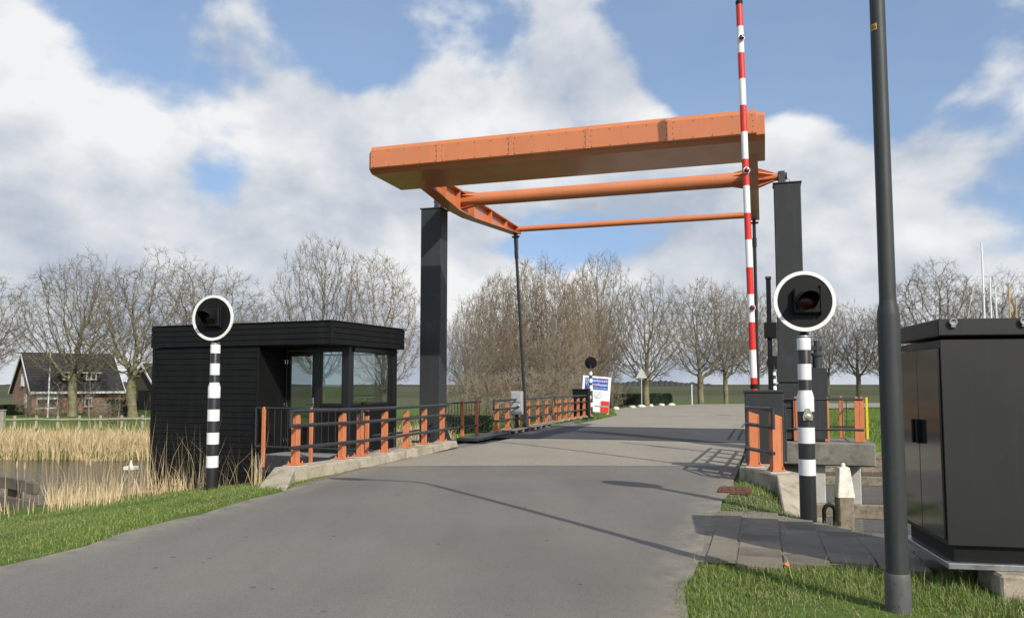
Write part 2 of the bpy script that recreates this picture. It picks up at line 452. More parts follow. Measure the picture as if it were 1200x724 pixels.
road_mat('asphalt', (.116, .109, .096), (.154, .145, .127), 150, (.178, .167, .145))
road_mat('deck_coat', (.040, .040, .043), (.050, .050, .052), 150, (.055, .054, .053), (.10, .10, .10))
road_mat('chip_seal', (.285, .252, .198), (.315, .280, .222), 60, (.26, .232, .186))

def ground_mat():
    m = bpy.data.materials.new('ground_mat'); m.use_nodes = True
    nt = m.node_tree; N, L = nt.nodes, nt.links; b = N['Principled BSDF']
    b.inputs['Roughness'].default_value = .9; b.inputs['Specular IOR Level'].default_value = .15
    geo = N.new('ShaderNodeNewGeometry'); co = geo.outputs['Position']
    def noise(scale, det=6, ro=.6):
        n = N.new('ShaderNodeTexNoise'); n.inputs['Scale'].default_value = scale; n.inputs['Detail'].default_value = det; n.inputs['Roughness'].default_value = ro
        L.new(co, n.inputs['Vector']); return n.outputs['Fac']
    def mapr(v, a, b_, lo, hi):
        n = N.new('ShaderNodeMapRange'); L.new(v, n.inputs['Value'])
        for k, q in (('From Min', a), ('From Max', b_), ('To Min', lo), ('To Max', hi)): n.inputs[k].default_value = q
        return n.outputs[0]
    def mix(f, a, b_):
        n = N.new('ShaderNodeMixRGB'); L.new(f, n.inputs[0])
        for i, q in ((1, a), (2, b_)):
            if isinstance(q, tuple): n.inputs[i].default_value = (*q, 1)
            else: L.new(q, n.inputs[i])
        return n.outputs[0]
    c = mix(mapr(noise(.8), .35, .65, 0, 1), (.070, .122, .020), (.098, .145, .028))
    c = mix(mapr(noise(7.0), .45, .7, 0, .6), c, (.055, .060, .022))
    # darker arable strips far out
    sp = N.new('ShaderNodeSeparateXYZ'); L.new(co, sp.inputs[0])
    far = mapr(sp.outputs['Y'], 90, 120, 0, 1)
    w = N.new('ShaderNodeTexNoise'); w.noise_dimensions = '1D'; w.inputs['Scale'].default_value = .012; w.inputs['Detail'].default_value = 2
    L.new(sp.outputs['Y'], w.inputs['W'])
    fc = mix(mapr(w.outputs['Fac'], .42, .58, 0, 1), (.052, .055, .025), (.080, .085, .038))
    c2 = N.new('ShaderNodeMixRGB'); L.new(far, c2.inputs[0]); L.new(c, c2.inputs[1]); L.new(fc, c2.inputs[2])
    # wet mud below the waterline
    mud = mapr(sp.outputs['Z'], -1.75, -1.45, 1, 0)
    c3 = N.new('ShaderNodeMixRGB'); L.new(mud, c3.inputs[0]); L.new(c2.outputs[0], c3.inputs[1]); c3.inputs[2].default_value = (.055, .045, .030, 1)
    L.new(c3.outputs[0], b.inputs['Base Color'])
    bp = N.new('ShaderNodeBump'); bp.inputs['Strength'].default_value = .6; bp.inputs['Distance'].default_value = .05
    L.new(noise(18), bp.inputs['Height']); L.new(bp.outputs[0], b.inputs['Normal'])
    MATS['ground'] = m
ground_mat()

def water_mat():
    m = bpy.data.materials.new('water_mat'); m.use_nodes = True
    nt = m.node_tree; N, L = nt.nodes, nt.links; b = N['Principled BSDF']
    b.inputs['Base Color'].default_value = (.026, .022, .014, 1); b.inputs['Roughness'].default_value = .08; b.inputs['IOR'].default_value = 1.33
    geo = N.new('ShaderNodeNewGeometry')
    mp = N.new('ShaderNodeMapping'); mp.inputs['Scale'].default_value = (1.0, 2.2, 1.0); mp.inputs['Rotation'].default_value = (0, 0, R(20)); L.new(geo.outputs['Position'], mp.inputs['Vector'])
    n = N.new('ShaderNodeTexNoise'); n.inputs['Scale'].default_value = 2.4; n.inputs['Detail'].default_value = 5; n.inputs['Roughness'].default_value = .6; L.new(mp.outputs[0], n.inputs['Vector'])
    bp = N.new('ShaderNodeBump'); bp.inputs['Strength'].default_value = .55; bp.inputs['Distance'].default_value = .07
    L.new(n.outputs['Fac'], bp.inputs['Height']); L.new(bp.outputs[0], b.inputs['Normal'])
    MATS['water'] = m
water_mat()

def glass_mat():
    m = bpy.data.materials.new('glass'); m.use_nodes = True
    nt = m.node_tree; N, L = nt.nodes, nt.links; N.clear()
    o = N.new('ShaderNodeOutputMaterial'); mx = N.new('ShaderNodeMixShader'); t = N.new('ShaderNodeBsdfTransparent'); g = N.new('ShaderNodeBsdfGlossy')
    t.inputs[0].default_value = (.88, .91, .89, 1); g.inputs[1].default_value = .01
    g.inputs[0].default_value = (.95, 1.0, .98, 1)
    lw = N.new('ShaderNodeLayerWeight'); pw = N.new('ShaderNodeMath'); pw.operation = 'POWER'; pw.inputs[1].default_value = 4.0; L.new(lw.outputs['Facing'], pw.inputs[0])
    f = N.new('ShaderNodeMath'); f.operation = 'MULTIPLY_ADD'; f.inputs[1].default_value = .75; f.inputs[2].default_value = .10; L.new(pw.outputs[0], f.inputs[0])
    L.new(f.outputs[0], mx.inputs[0]); L.new(t.outputs[0], mx.inputs[1]); L.new(g.outputs[0], mx.inputs[2]); L.new(mx.outputs[0], o.inputs[0])
    MATS['glass'] = m
glass_mat()

# ------------------------------------------------------------------ the lie of the land
A = R(17.6)                                                # the road crosses the canal at this angle to the view
U = Vector((math.cos(A), -math.sin(A), 0)); V = Vector((math.sin(A), math.cos(A), 0))
C0 = Vector((-1.97, 21.75, 0))                             # inner front corner of the western lift tower
def B(a, s, z=0.0): return C0 + U * a + V * s + Vector((0, 0, z))
def AS(x, y):
    dx, dy = x - C0.x, y - C0.y
    return dx * U.x + dy * U.y, dx * V.x + dy * V.y

LEFT_EDGE = [(-5.6, -8), (-5.0, 4), (-4.5, 7), (-4.15, 8.8), (-3.62, 11.3), (-3.32, 12.9), (-2.97, 14.8), (-2.40, 16.8), (-1.52, 19.4), (-.55, 22), (2.05, 30.2), (4.0, 36.5), (5.4, 41), (5.9, 46), (6.4, 50), (7.6, 54), (10.2, 59), (15, 63.5), (24, 67), (60, 74)]
RIGHT_EDGE = [(.9, -8), (1.0, 4), (1.17, 5.43), (1.65, 7.2), (2.5, 9.9), (3.2, 11.9), (3.75, 13.5), (4.55, 16.0), (5.5, 19.0), (6.45, 22), (9.05, 30.2), (11.0, 36.3), (12.6, 41.2), (13.6, 44.4), (14.6, 46.6), (16.4, 49.4), (20, 52.4), (25, 55), (33, 57.8), (62, 65)]
LE, RE = np.array(LEFT_EDGE), np.array(RIGHT_EDGE)

def sstep(a, b, x):
    t = np.clip((x - a) / (b - a), 0, 1); return t * t * (3 - 2 * t)

def height(x, y):
    """ground level at x, y (numpy arrays)"""
    x = np.asarray(x, float); y = np.asarray(y, float)
    xl = np.interp(y, LE[:, 1], LE[:, 0]); xr = np.interp(y, RE[:, 1], RE[:, 0])
    yn, yf = 16.5 - .084 * x, 32.2 - .084 * x
    # near bank
    dl = np.clip(xl - x, 0, None); dr = np.clip(x - xr, 0, None)
    z = -.012 - np.clip(.115 * (dl - .35), 0, .85)
    z = z - np.clip(.075 * dr, 0, .17) * sstep(7.0, 9.5, y)
    dq = (x - 3.95) * .86 + (y - 9.75) * .5
    dq = dq * sstep(.70, 1.20, dr)
    z = np.where((dq > 0) & (x > 1.5), np.minimum(z, z - .8 * dq), z)
    z = np.minimum(z, -1.75 + .62 * (yn + 3.6 * (1 - sstep(.5, 1.5, np.maximum(dl, dr))) - y))
    inside = (dl <= 0) & (dr <= 0)
    z = np.where(inside & (y < 20), np.minimum(z, -.03), z)
    near = np.clip(z, -2.3, None)
    # far bank
    hf = -1.30 + .55 * sstep(-12, 10, x)
    a, s = (x - C0.x) * U.x + (y - C0.y) * U.y, (x - C0.x) * V.x + (y - C0.y) * V.y
    w = 1 - sstep(.2, 5.0, np.maximum(dl, dr))
    w = np.where(y > 64, w * (1 - sstep(64, 80, y)), w)
    hf = hf * (1 - w) + (-.035) * w
    far = np.minimum(hf, -1.85 + .9 * (y - yf))
    far = np.clip(far, -2.3, None)
    return np.where(y < .5 * (yn + yf), near, far)

def hz(x, y): return float(height(x, y))

def axis_pts(lo, hi, dense_lo, dense_hi, step, grow):
    p = list(np.arange(dense_lo, dense_hi + 1e-6, step)); s = step
    while p[-1] < hi: s *= grow; p.append(p[-1] + s)
    s = step
    while p[0] > lo: s *= grow; p.insert(0, p[0] - s)
    return np.array(p)
xs = axis_pts(-2500, 2500, -22, 22, .3, 1.16); ys = axis_pts(-400, 4500, -8, 44, .3, 1.14)
X, Y = np.meshgrid(xs, ys)
Z = height(X, Y)
lump = np.sin(X * 1.7 + np.sin(Y * 1.3)) * np.sin(Y * 2.1 + np.cos(X * .9)) * .018
inside_road = (X > np.interp(Y, LE[:, 1], LE[:, 0]) - .4) & (X < np.interp(Y, RE[:, 1], RE[:, 0]) + .4)
Z = Z + np.where(inside_road, 0, lump)
nx, ny = len(xs), len(ys)
idx = np.arange(nx * ny).reshape(ny, nx)
q = np.stack([idx[:-1, :-1], idx[:-1, 1:], idx[1:, 1:], idx[1:, :-1]], -1).reshape(-1, 4)
tag(link('ground', mesh_np('ground', np.stack([X, Y, Z], -1), [q], 'ground', smooth=True)), 'green grassy polder land on both banks of the canal', kind='structure')

# canal water between the banks
wv = [(x, y, -1.6) for x in (-180, -60, -20, 0, 20, 60, 180) for y in (14.5 - .084 * x - (3.5 if x >= 0 else 0), 34.2 - .084 * x)]
wf = np.array([(2 * i, 2 * i + 2, 2 * i + 3, 2 * i + 1) for i in range(6)])
tag(link('canal_water', mesh_np('canal_water', wv, [wf], 'water')), 'dark rippled canal water under the bridge', kind='structure')

def road_sheet(name, y0, y1, material, z, label, y_off=None, n=14):
    rows = sorted(set([y0, y1] + [v for v in list(LE[:, 1]) + list(RE[:, 1]) + list(np.arange(y0, y1, .8)) if y0 < v < y1]))
    vs = []; ec = []; ph = random.random() * 6
    for y in rows:
        xl, xr = np.interp(y, LE[:, 1], LE[:, 0]), np.interp(y, RE[:, 1], RE[:, 0])
        if y < 14:                                                       # ragged asphalt edge
            xl += .05 * math.sin(3.1 * y + ph) + .03 * math.sin(9.7 * y); xr += .05 * math.sin(2.7 * y) + .03 * math.sin(8.3 * y + ph)
        for k in range(n + 1):
            t = k / n
            yy = y + (.18 * math.sin(t * 7) * .3 if y_off else 0)
            vs.append((xl + (xr - xl) * t, yy, z + .02 * (1 - (2 * t - 1) ** 2))); ec.append(1.0 if k in (0, n) else (.10 if k in (1, n - 1) else 0.0))
    m = n + 1
    fs = np.array([(j * m + k, j * m + k + 1, (j + 1) * m + k + 1, (j + 1) * m + k) for j in range(len(rows) - 1) for k in range(n)])
    return tag(link(name, mesh_np(name, vs, [fs], material, smooth=True, col=np.array(ec)[:, None] * np.ones(3))), label, kind='structure')
road_sheet('road', -8, 15.9, 'asphalt', 0.0, 'smooth grey asphalt road leading to the bridge')
road_sheet('bridge_roadway', 15.6, 74, 'chip_seal', .004, 'worn beige chip-sealed roadway over the bridge')

# ------------------------------------------------------------------ abutments, kerbs, pier
mb = MB().extrude([B(.3, -4.6, -2.4), B(8.1, -4.6, -2.4), B(8.1, 1.0, -2.4), B(.3, 1.0, -2.4)], (0, 0, 2.33))
tag(part('bridge_abutment', mb, 'concrete_dark'), 'dark concrete abutment below the near end of the bridge', kind='structure')
mb = MB().extrude([B(.1, 9.4, -2.4), B(8.9, 9.4, -2.4), B(9.8, 16, -2.4), B(.1, 16, -2.4)], (0, 0, 2.33))
tag(part('far_abutment', mb, 'concrete_dark'), 'dark concrete abutment below the far end of the bridge', kind='structure')

def kerb(name, label, stations, w, end_slope):
    """swept concrete kerb; stations: (centre, ztop, zbottom); end_slope: foot of the sloped near end"""
    mb = MB(); n = len(stations); vs = []
    for i, (c, zt, zb) in enumerate(stations):
        a_, b_ = stations[max(i - 1, 0)][0], stations[min(i + 1, n - 1)][0]
        t = (Vector(b_) - Vector(a_)); t.z = 0; t.normalize(); nrm = Vector((t.y, -t.x, 0))
        c = Vector((c[0], c[1], 0)); h = w / 2
        vs += [c - nrm * h + Vector((0, 0, zb)), c - nrm * h + Vector((0, 0, zt)), c + nrm * h + Vector((0, 0, zt)), c + nrm * (h + .05) + Vector((0, 0, zb))]
    fs = []
    for i in range(n - 1):
        for k in range(4):
            fs.append((i * 4 + k, i * 4 + (k + 1) % 4, (i + 1) * 4 + (k + 1) % 4, (i + 1) * 4 + k))
    fs.append((4 * n - 4, 4 * n - 3, 4 * n - 2, 4 * n - 1))
    # sloped end
    e0, e1 = Vector(end_slope[0]), Vector(end_slope[1])
    o = len(vs); vs += [e0, e1]
    fs += [(1, 2, o + 1, o), (0, 1, o), (2, 3, o + 1), (0, o, o + 1, 3)]
    mb.add(vs, fs)
    root = tag(link(name, None, None, tuple(stations[0][0][:2]) + (stations[0][2],)), label, 'kerb')
    part('kerb_body', mb, 'concrete', root, bev=.02, world=True)
    return root

def lpost(px, py, f): return gz(px, py, .20 - .08 * f)
LP = [lpost(346, 545.6, 0), lpost(400.7, 538.4, .25), lpost(422, 535.4, .35), lpost(450.5, 530.5, .52), lpost(475.7, 525.7, .68), lpost(497, 521.5, .83), lpost(518, 517.4, 1)]
st = []
p0 = LP[0] - (LP[1] - LP[0]).normalized() * .35
for i, p in enumerate([p0] + LP + [LP[-1] + (LP[-1] - LP[-2]).normalized() * .5]):
    f = min(max((p.y - LP[0].y) / (LP[-1].y - LP[0].y), 0), 1)
    st.append(((p.x + .03, p.y, 0), .20 - .08 * f, -.45 + .40 * min(1, f * 2.2)))
kerb('concrete_kerb', 'pale concrete kerb with sloped end carrying the railing beside the black cabin', st, .42, ((-3.98, 11.55, -.28), (-3.40, 11.85, -.12)))

RP = [gz(910, 553, .2), gz(884, 546.5, .2)]
q = RP[1]
for k in range(1, 6): RP.append(q + V * 1.0 * k + U * .03 * k)
st = [((RP[0].x + .12, RP[0].y - .35, 0), .2, -.4)] + [((p.x + (.06 if i == 0 else 0), p.y, 0), .2, -.4) for i, p in enumerate(RP)]
kerb('concrete_kerb', 'short concrete kerb with broad sloped end beside the striped signal post by the barrier box', st, .50, ((3.58, 10.55, -.20), (4.10, 10.75, -.36)))

# pier of the eastern tower
root = thing('concrete_pier', 'weathered concrete platform on columns carrying the railed corner beside the grey tower', 'pier', B(8.2, -.35, -2.2), -A)
part('pier_slab', MB().hexa([(0, 0, 1.93), (2.62, -.05, 1.93), (2.62, 1.75, 1.93), (0, 1.75, 1.93), (0, 0, 2.46), (2.62, -.05, 2.46), (2.62, 1.75, 2.46), (0, 1.75, 2.46)]), 'concrete_dark', root, bev=.03)
part('pier_wall', MB().box((.65, .9, .9), (1.1, 1.4, 2.05)), 'concrete_dark', root, bev=.02)
for x, y in ((1.42, .30), (2.3, 1.45)):
    c = part('column', MB().box((x, y, 1.25), (.27, .27, 1.36)), 'concrete_pale', root, bev=.02)
    part('column_foot', MB().box((x, y, .28), (.30, .30, .58)), 'white_paint', c, bev=.02)

# ------------------------------------------------------------------ railings
def hpost(h, depth=.15, wide=.10, slope=.06):
    """steel box post with a sloped top, depth along local x, rail side +x"""
    x, y = depth / 2, wide / 2
    m = MB().hexa([(-x, -y, 0), (x, -y, 0), (x, y, 0), (-x, y, 0), (-x, -y, h - slope), (x, -y, h), (x, y, h), (-x, y, h - slope)])
    for sy in (-1, 1):                                   # stiffening lips at the edges
        for sx in (-1, 1): m.box((sx * (x - .008), sy * (y + .004), (h - slope) / 2), (.016, .010, h - slope - .02))
    return m
def plate_mesh():
    m = MB().box((0, 0, .012), (.22, .22, .024))
    for x in (-.085, .085):
        for y in (-.08, .08): m.lathe([(.016, .02), (.016, .045), (.009, .045), (.009, .065)], 6, (x, y, 0))
    return m
PLATE = mesh_of('base_plate', plate_mesh(), 'orange_post')
PAD = mesh_of('mortar_pad', MB().box((0, 0, -.006), (.32, .28, .030)), 'concrete_pale', bev=.006)
POST = {}
def railing(name, label, posts, hs, ends=(.25, .2), side=1, post_h=.86, group=None, closed=(True, False), r=.032, depth=.105, wide=.10, pads=True, joints=()):
    root = thing(name, label, 'railing', tuple(posts[0]), 0, group)
    n = len(posts); key = (round(post_h, 2), depth, wide)
    if key not in POST: POST[key] = mesh_of('post', hpost(post_h, depth, wide), 'orange_post', bev=.003)
    nr = []
    for i, p in enumerate(posts):
        t = posts[min(i + 1, n - 1)] - posts[max(i - 1, 0)]; t.z = 0; t.normalize()
        nm = Vector((t.y, -t.x, 0)) * side; nr.append((t, nm))
        o = link('post', POST[key], root, tuple(p - posts[0] + Vector((0, 0, .02))), math.atan2(nm.y, nm.x))
        if pads:
            b = link('base_plate', PLATE, o, (0, 0, 0), 0); link('mortar_pad', PAD, o, (0, 0, -.015), 0)
    off = depth / 2 + r * .9
    pts = [p + nm * off for p, (t, nm) in zip(posts, nr)]
    pts = [pts[0] - nr[0][0] * ends[0]] + pts + [pts[-1] + nr[-1][0] * ends[1]]
    for k, h in enumerate(hs):
        q_ = [p + Vector((0, 0, h)) for p in pts]
        part('rail', MB().tube(q_, r, 10), 'rail_dark', root, world=True)
    for flag, p in ((closed[0], pts[0]), (closed[1], pts[-1])):
        if flag: part('end_bar', MB().tube([p + Vector((0, 0, hs[1] - r)), p + Vector((0, 0, hs[0] + r))], r * 1.02, 10), 'rail_dark', root, world=True)
    for j in joints:
        p = posts[j] + nr[j][1] * off - nr[j][0] * .12
        part('joint_bar', MB().tube([p + Vector((0, 0, hs[1])), p + Vector((0, 0, hs[0]))], r * 1.05, 8), 'rail_dark', root, world=True)
    return root

railing('road_railing', 'railing with seven orange posts on the kerb beside the black cabin', LP, (.94, .69, .32), joints=(2,))
railing('road_railing', 'short railing with orange posts in front of the dark barrier box', RP, (1.0, .72, .31), side=-1, ends=(.16, .2), post_h=.92, depth=.165, wide=.12)

# railings on and beyond the moving deck, western side
def dpost(px): return gz(px, 505 - 18 * (px - 582) / 109.0, .10)
railing('deck_railing', 'railing with orange posts on the bridge deck edge beside the grey junction box', [dpost(x) for x in (582, 594.5, 607, 619, 630, 640.5)], (.98, .70, .34), ends=(.5, .3))
railing('deck_railing', 'railing with close-set orange posts at the far bridge end by the black drive box', [dpost(x) for x in (650.5, 655.5, 663, 670.5, 677.5, 684.5, 691)], (.98, .70, .34), ends=(.3, .2), closed=(True, True))
railing('deck_railing', 'deck railing with orange posts on the eastern side, behind the barrier box', [B(8.55, s, .1) for s in (3.0, 4.4, 5.8, 7.2, 8.6)], (.98, .70, .34), side=-1, closed=(True, True))
railing('deck_railing', 'far deck railing with orange posts on the eastern side, beyond the grey tower', [B(8.75 + .03 * k, 10.0 + 1.35 * k, .1) for k in range(5)], (.98, .70, .34), side=-1)

# thin-barred guard rail behind the western tower
def guard(name, label, pts, posts, z, h, n_bars, low=.28, group=None, post_r=.04, post_low=0.0, flat=True):
    root = thing(name, label, 'railing', tuple(pts[0]), 0, group)
    for zz in (h, low): part('rail', MB().tube([Vector(p) + Vector((0, 0, z + zz)) for p in pts], .024, 8), 'rail_dark', root, world=True)
    ln = [0]
    for a_, b_ in zip(pts, pts[1:]): ln.append(ln[-1] + (Vector(b_) - Vector(a_)).length)
    def along(t):
        t *= ln[-1]
        for i in range(len(pts) - 1):
            if t <= ln[i + 1] + 1e-6: return Vector(pts[i]).lerp(Vector(pts[i + 1]), (t - ln[i]) / max(ln[i + 1] - ln[i], 1e-6))
    for k in range(n_bars):
        p = along((k + .5) / n_bars)
        part('bar', MB().tube([p + Vector((0, 0, z + low)), p + Vector((0, 0, z + h))], .010, 6), 'rail_dark', root, world=True)
    for t in posts:
        p = along(t)
        if flat:
            m = MB(); c = p + Vector((0, 0, z))
            d_ = U
            m.extrude([c - d_ * .055 + V * .0 + Vector((0, 0, post_low)), c + d_ * .055 + Vector((0, 0, post_low)), c + d_ * .05 + Vector((0, 0, h - .02)), c + d_ * .02 + Vector((0, 0, h + .06)), c - d_ * .02 + Vector((0, 0, h + .06)), c - d_ * .05 + Vector((0, 0, h - .02))], V * .035)
            part('post', m, 'orange_post', root, world=True, bev=.006)
    return root
guard('guard_rail', 'thin dark guard rail with two slim orange posts just behind the western tower', [B(-.15, .9), B(.0, 3.3)], (.42, .86), .06, 1.0, 12)
guard('guard_rail', 'corner guard rail with orange posts on the concrete pier platform', [B(8.35, -.2), B(10.6, -.2), B(10.6, 1.2), B(9.6, 1.2)], (.17, .316, .455, .478, .86), .27, .98, 9)
root = thing('marker_strip', 'narrow yellow edge strip on the corner of the pier railing', 'marker', B(10.68, -.20, .4), -A)
part('strip', MB().box((0, 0, .42), (.05, .04, .95)), 'yellow', root, bev=.004)

# ------------------------------------------------------------------ the drawbridge
bridge = thing('drawbridge', 'orange and dark grey lift bridge with overhead counterweight on two towers', 'bridge', tuple(C0), -A)
ZT = 6.48
def tower(a0, a1, z0):
    t = part('tower', MB().box(((a0 + a1) / 2, .25, (ZT + z0) / 2), (a1 - a0, .5, ZT - z0)), 'tower_grey', bridge, bev=.018, segs=2)
    part('top_plate', MB().box(((a0 + a1) / 2, .25, ZT + .012), (a1 - a0 + .05, .55, .03)), 'steel_dark', t, bev=.006)
    part('weld_seam', MB().box(((a0 + a1) / 2, .25, 3.4), (a1 - a0 + .012, .512, .02)), 'tower_grey', t)
    return t
tw = tower(-.61, 0, .02); te = tower(8.78, 9.40, .27)
for t, a_c in ((tw, -.16), (te, 8.97)):
    m = MB().extrude([(a_c - .08, .02, ZT + .02), (a_c - .08, .48, ZT + .02), (a_c - .08, .40, ZT + .22), (a_c - .08, .31, ZT + .36), (a_c - .08, .19, ZT + .36), (a_c - .08, .10, ZT + .22)], (.16, 0, 0))
    br = part('bearing_block', m, 'steel_dark', t, bev=.012)
    part('axle_pin', MB().lathe([(.09, -.13), (.09, .13)], 16, (a_c, .25, 6.71), (1, 0, 0)), 'steel_dark', br)
    for s_ in (.06, .44):
        part('lifting_eye', MB().tube([(a_c + .14 + .05 * math.cos(k * math.pi / 6), s_, ZT + .05 + .06 * math.sin(k * math.pi / 6)) for k in range(-1, 8)], .010, 6), 'galvanised', t)
# base gussets of the western tower
for s_, sg in ((-.002, -1), (.502, 1)):
    part('gusset', MB().extrude([(-.3, s_, .02), (-.3, s_ + .26 * sg, .02), (-.3, s_ + .02 * sg, .62), (-.3, s_, .62)], (.03, 0, 0)), 'tower_grey', tw)
part('gusset', MB().extrude([(.002, .25, .02), (.26, .25, .02), (.03, .25, .55), (.002, .25, .55)], (0, .03, 0)), 'tower_grey', tw)
part('base_plate', MB().box((-.28, .25, .04), (.95, .85, .05)), 'steel_dark', tw, bev=.01)
# cladding on the lower eastern tower
for z0, z1, o in ((.30, 1.02, .10), (1.04, 1.62, .085), (1.64, 2.28, .07)):
    part('cladding_panel', MB().box((9.10, -.05, (z0 + z1) / 2), (.68 + o * .5, .10 + o, z1 - z0)), 'tower_grey', te, bev=.012)
part('hinge_strip', MB().box((8.80, -.14, .95), (.04, .05, 1.1)), 'steel_dark', te, bev=.006)

# balance beams
def beam(a_c):
    lo = [(-3.3, 6.58), (-2.1, 6.47), (-.3, 6.30), (.7, 6.31), (5.45, 6.69)]
    top = 6.89
    m = MB(); w, tf = .33, .03
    # web
    m.extrude([(a_c - .012, s, z + tf * .5) for s, z in lo] + [(a_c - .012, 5.45, top - .02), (a_c - .012, -3.3, top - .02)], (.024, 0, 0))
    # top flange
    m.box((a_c, (5.45 - 3.3) / 2, top - tf / 2), (w, 8.75, tf))
    # bottom flange following the haunch
    for (s0, z0), (s1, z1) in zip(lo, lo[1:]):
        m.hexa([(a_c - w / 2, s0, z0), (a_c + w / 2, s0, z0), (a_c + w / 2, s1, z1), (a_c - w / 2, s1, z1), (a_c - w / 2, s0, z0 + tf), (a_c + w / 2, s0, z0 + tf), (a_c + w / 2, s1, z1 + tf), (a_c - w / 2, s1, z1 + tf)])
    b = part('balance_beam', m, 'orange', bridge)
    def zlo(s): return float(np.interp(s, [q[0] for q in lo], [q[1] for q in lo]))
    for s in (-1.25, -.25, .85, 2.4, 3.9, 5.43):
        z0 = zlo(s) + tf
        part('stiffener', MB().box((a_c, s, (z0 + top - tf) / 2), (w * .9, .018, top - tf - z0 - .002)), 'orange', b)
    return b
beams = [beam(.52), beam(8.26)]

def ribs(m, a0, r0, a1, r1, n, s, z):
    for k in range(n):
        an = 2 * math.pi * (k + .5) / n; d = Vector((0, math.cos(an), math.sin(an))); t = Vector((0, -math.sin(an), math.cos(an))) * .011
        c0, c1 = Vector((a0, s, z)), Vector((a1, s, z))
        p = [c0 + d * .05, c0 + d * r0, c1 + d * r1, c1 + d * .05]
        m.extrude([x - t for x in p], t * 2)
    return m
part('main_tube', MB().tube([(.53, .25, 6.71), (8.25, .25, 6.71)], .18, 28), 'orange', bridge)
part('end_tube', MB().tube([(.53, 5.15, 6.81), (8.25, 5.15, 6.81)], .10, 20), 'orange', bridge)
for b, ai, ao, sg in ((beams[0], .54, .34, -1), (beams[1], 8.24, 8.44, 1)):
    m = ribs(MB(), ai, .27, ai - .42 * sg, .185, 8, .25, 6.71)
    part('tube_ribs', m, 'orange', b)
    m = ribs(MB(), ao - .1 * sg, .28, ao + .36 * sg, .11, 8, .25, 6.71)
    part('trunnion_ribs', m, 'orange', b)
    part('trunnion', MB().lathe([(.10, 0), (.10, .50), (.075, .50), (.075, .62)], 18, (ao - .05 * sg, .25, 6.71), (sg, 0, 0)), 'orange', b)

# counterweight
prof = [(-3.74, 6.60), (-3.60, 6.52), (-2.02, 6.52), (-1.92, 6.60), (-1.92, 7.02), (-2.0, 7.08), (-3.66, 7.08), (-3.74, 7.0)]
cw = part('counterweight', MB().extrude([(-.26, s, z) for s, z in prof], (8.84, 0, 0)), 'orange', bridge, bev=.008)
PW = 1.715
for k in range(5):
    a0 = -.19 + k * (PW + .008)
    p = part('cover_panel', MB().extrude([(a0, s, z) for s, z in ((-3.742, 6.60), (-3.775, 6.60), (-3.80, 6.63), (-3.80, 7.03), (-3.765, 7.12), (-3.742, 7.12))], (PW, 0, 0)), 'orange', cw, bev=.004)
    m = MB(); ins = .06
    for j in range(5):
        x = a0 + ins + .02 + (PW - 2 * ins - .04) * j / 4
        for z in (6.655, 7.0): m.lathe([(.009, 0), (.009, .012)], 6, (x, -3.80, z), (0, -1, 0))
    for x in (a0 + ins, a0 + PW - ins):
        for z in (6.76, 6.88): m.lathe([(.009, 0), (.009, .012)], 6, (x, -3.80, z), (0, -1, 0))
    bo = part('bolt_heads', m, 'rust', p); bo['kind'] = 'stuff'
    if k < 4:
        part('cover_strap', MB().box((a0 + PW + .004, -3.806, 6.83), (.10, .012, .43)), 'orange', cw, bev=.002)

# hanger rods
for a_c in (.52, 8.26):
    d = Vector((0, 6.42 - 5.28, .75 - 6.45)).normalized()
    p0_, p1_ = Vector((a_c, 5.28, 6.45)), Vector((a_c, 6.42, .55))
    rod = part('hanger_rod', MB().tube([p0_ + d * .35, p1_], .052, 14), 'steel_dark', bridge)
    part('rod_fork', MB().extrude([(a_c - .05, 5.18, 6.70), (a_c - .05, 5.40, 6.70), (a_c - .05, 5.46, 6.15), (a_c - .05, 5.30, 6.10)], (.10, 0, 0)), 'steel_dark', rod, bev=.01)
    part('fork_pin', MB().lathe([(.035, -.13), (.035, .13)], 12, (a_c, 5.30, 6.58), (1, 0, 0)), 'steel_dark', rod)
    part('rod_sleeve', MB().tube([p0_ + d * .34, p0_ + d * .62], .068, 14), 'steel_dark', rod)
    part('rod_foot', MB().extrude([(a_c - .07, 6.26, .0), (a_c - .07, 6.64, .0), (a_c - .07, 6.52, .62), (a_c - .07, 6.36, .62)], (.14, 0, 0)), 'steel_dark', rod, bev=.01)

# moving deck
deck = part('deck', MB().box((4.4, 5.2, -.24), (8.7, 8.2, .38)), 'steel_dark', bridge, bev=.01)
part('deck_edge', MB().box((.24, 5.2, -.10), (.34, 8.3, .34)), 'steel_dark', bridge, bev=.012)
part('deck_edge', MB().box((8.52, 5.2, -.10), (.34, 8.3, .34)), 'steel_dark', bridge, bev=.012)
kb = part('deck_kerb', MB().box((.62, 6.6, .115), (.26, 5.4, .04)), 'concrete_dark', bridge, bev=.006)
for k in range(8): part('kerb_block', MB().box((.62, 3.98 + k * .75, .055), (.24, .16, .08)), 'concrete_dark', kb)
part('hinge_plate', MB().box((.45, 2.4, .045), (.62, 2.9, .09)), 'steel_dark', bridge, bev=.01)

vs = []
for s_ in np.linspace(2.45, 9.05, 8):
    for k in range(11):
        t = k / 10; vs.append((.80 + 7.35 * t, s_ + .03 * math.sin(5 * t), .012 + .024 * (1 - (2 * t - 1) ** 2)))
fs = np.array([(j * 11 + k, j * 11 + k + 1, j * 11 + k + 12, j * 11 + k + 11) for j in range(7) for k in range(10)])
link('deck_surface', mesh_np('deck_surface', vs, [fs], 'deck_coat', smooth=True), bridge)
for s_ in (2.42, 9.08): part('expansion_joint', MB().box((4.45, s_, .018), (7.5, .05, .026)), 'steel_dark', bridge)

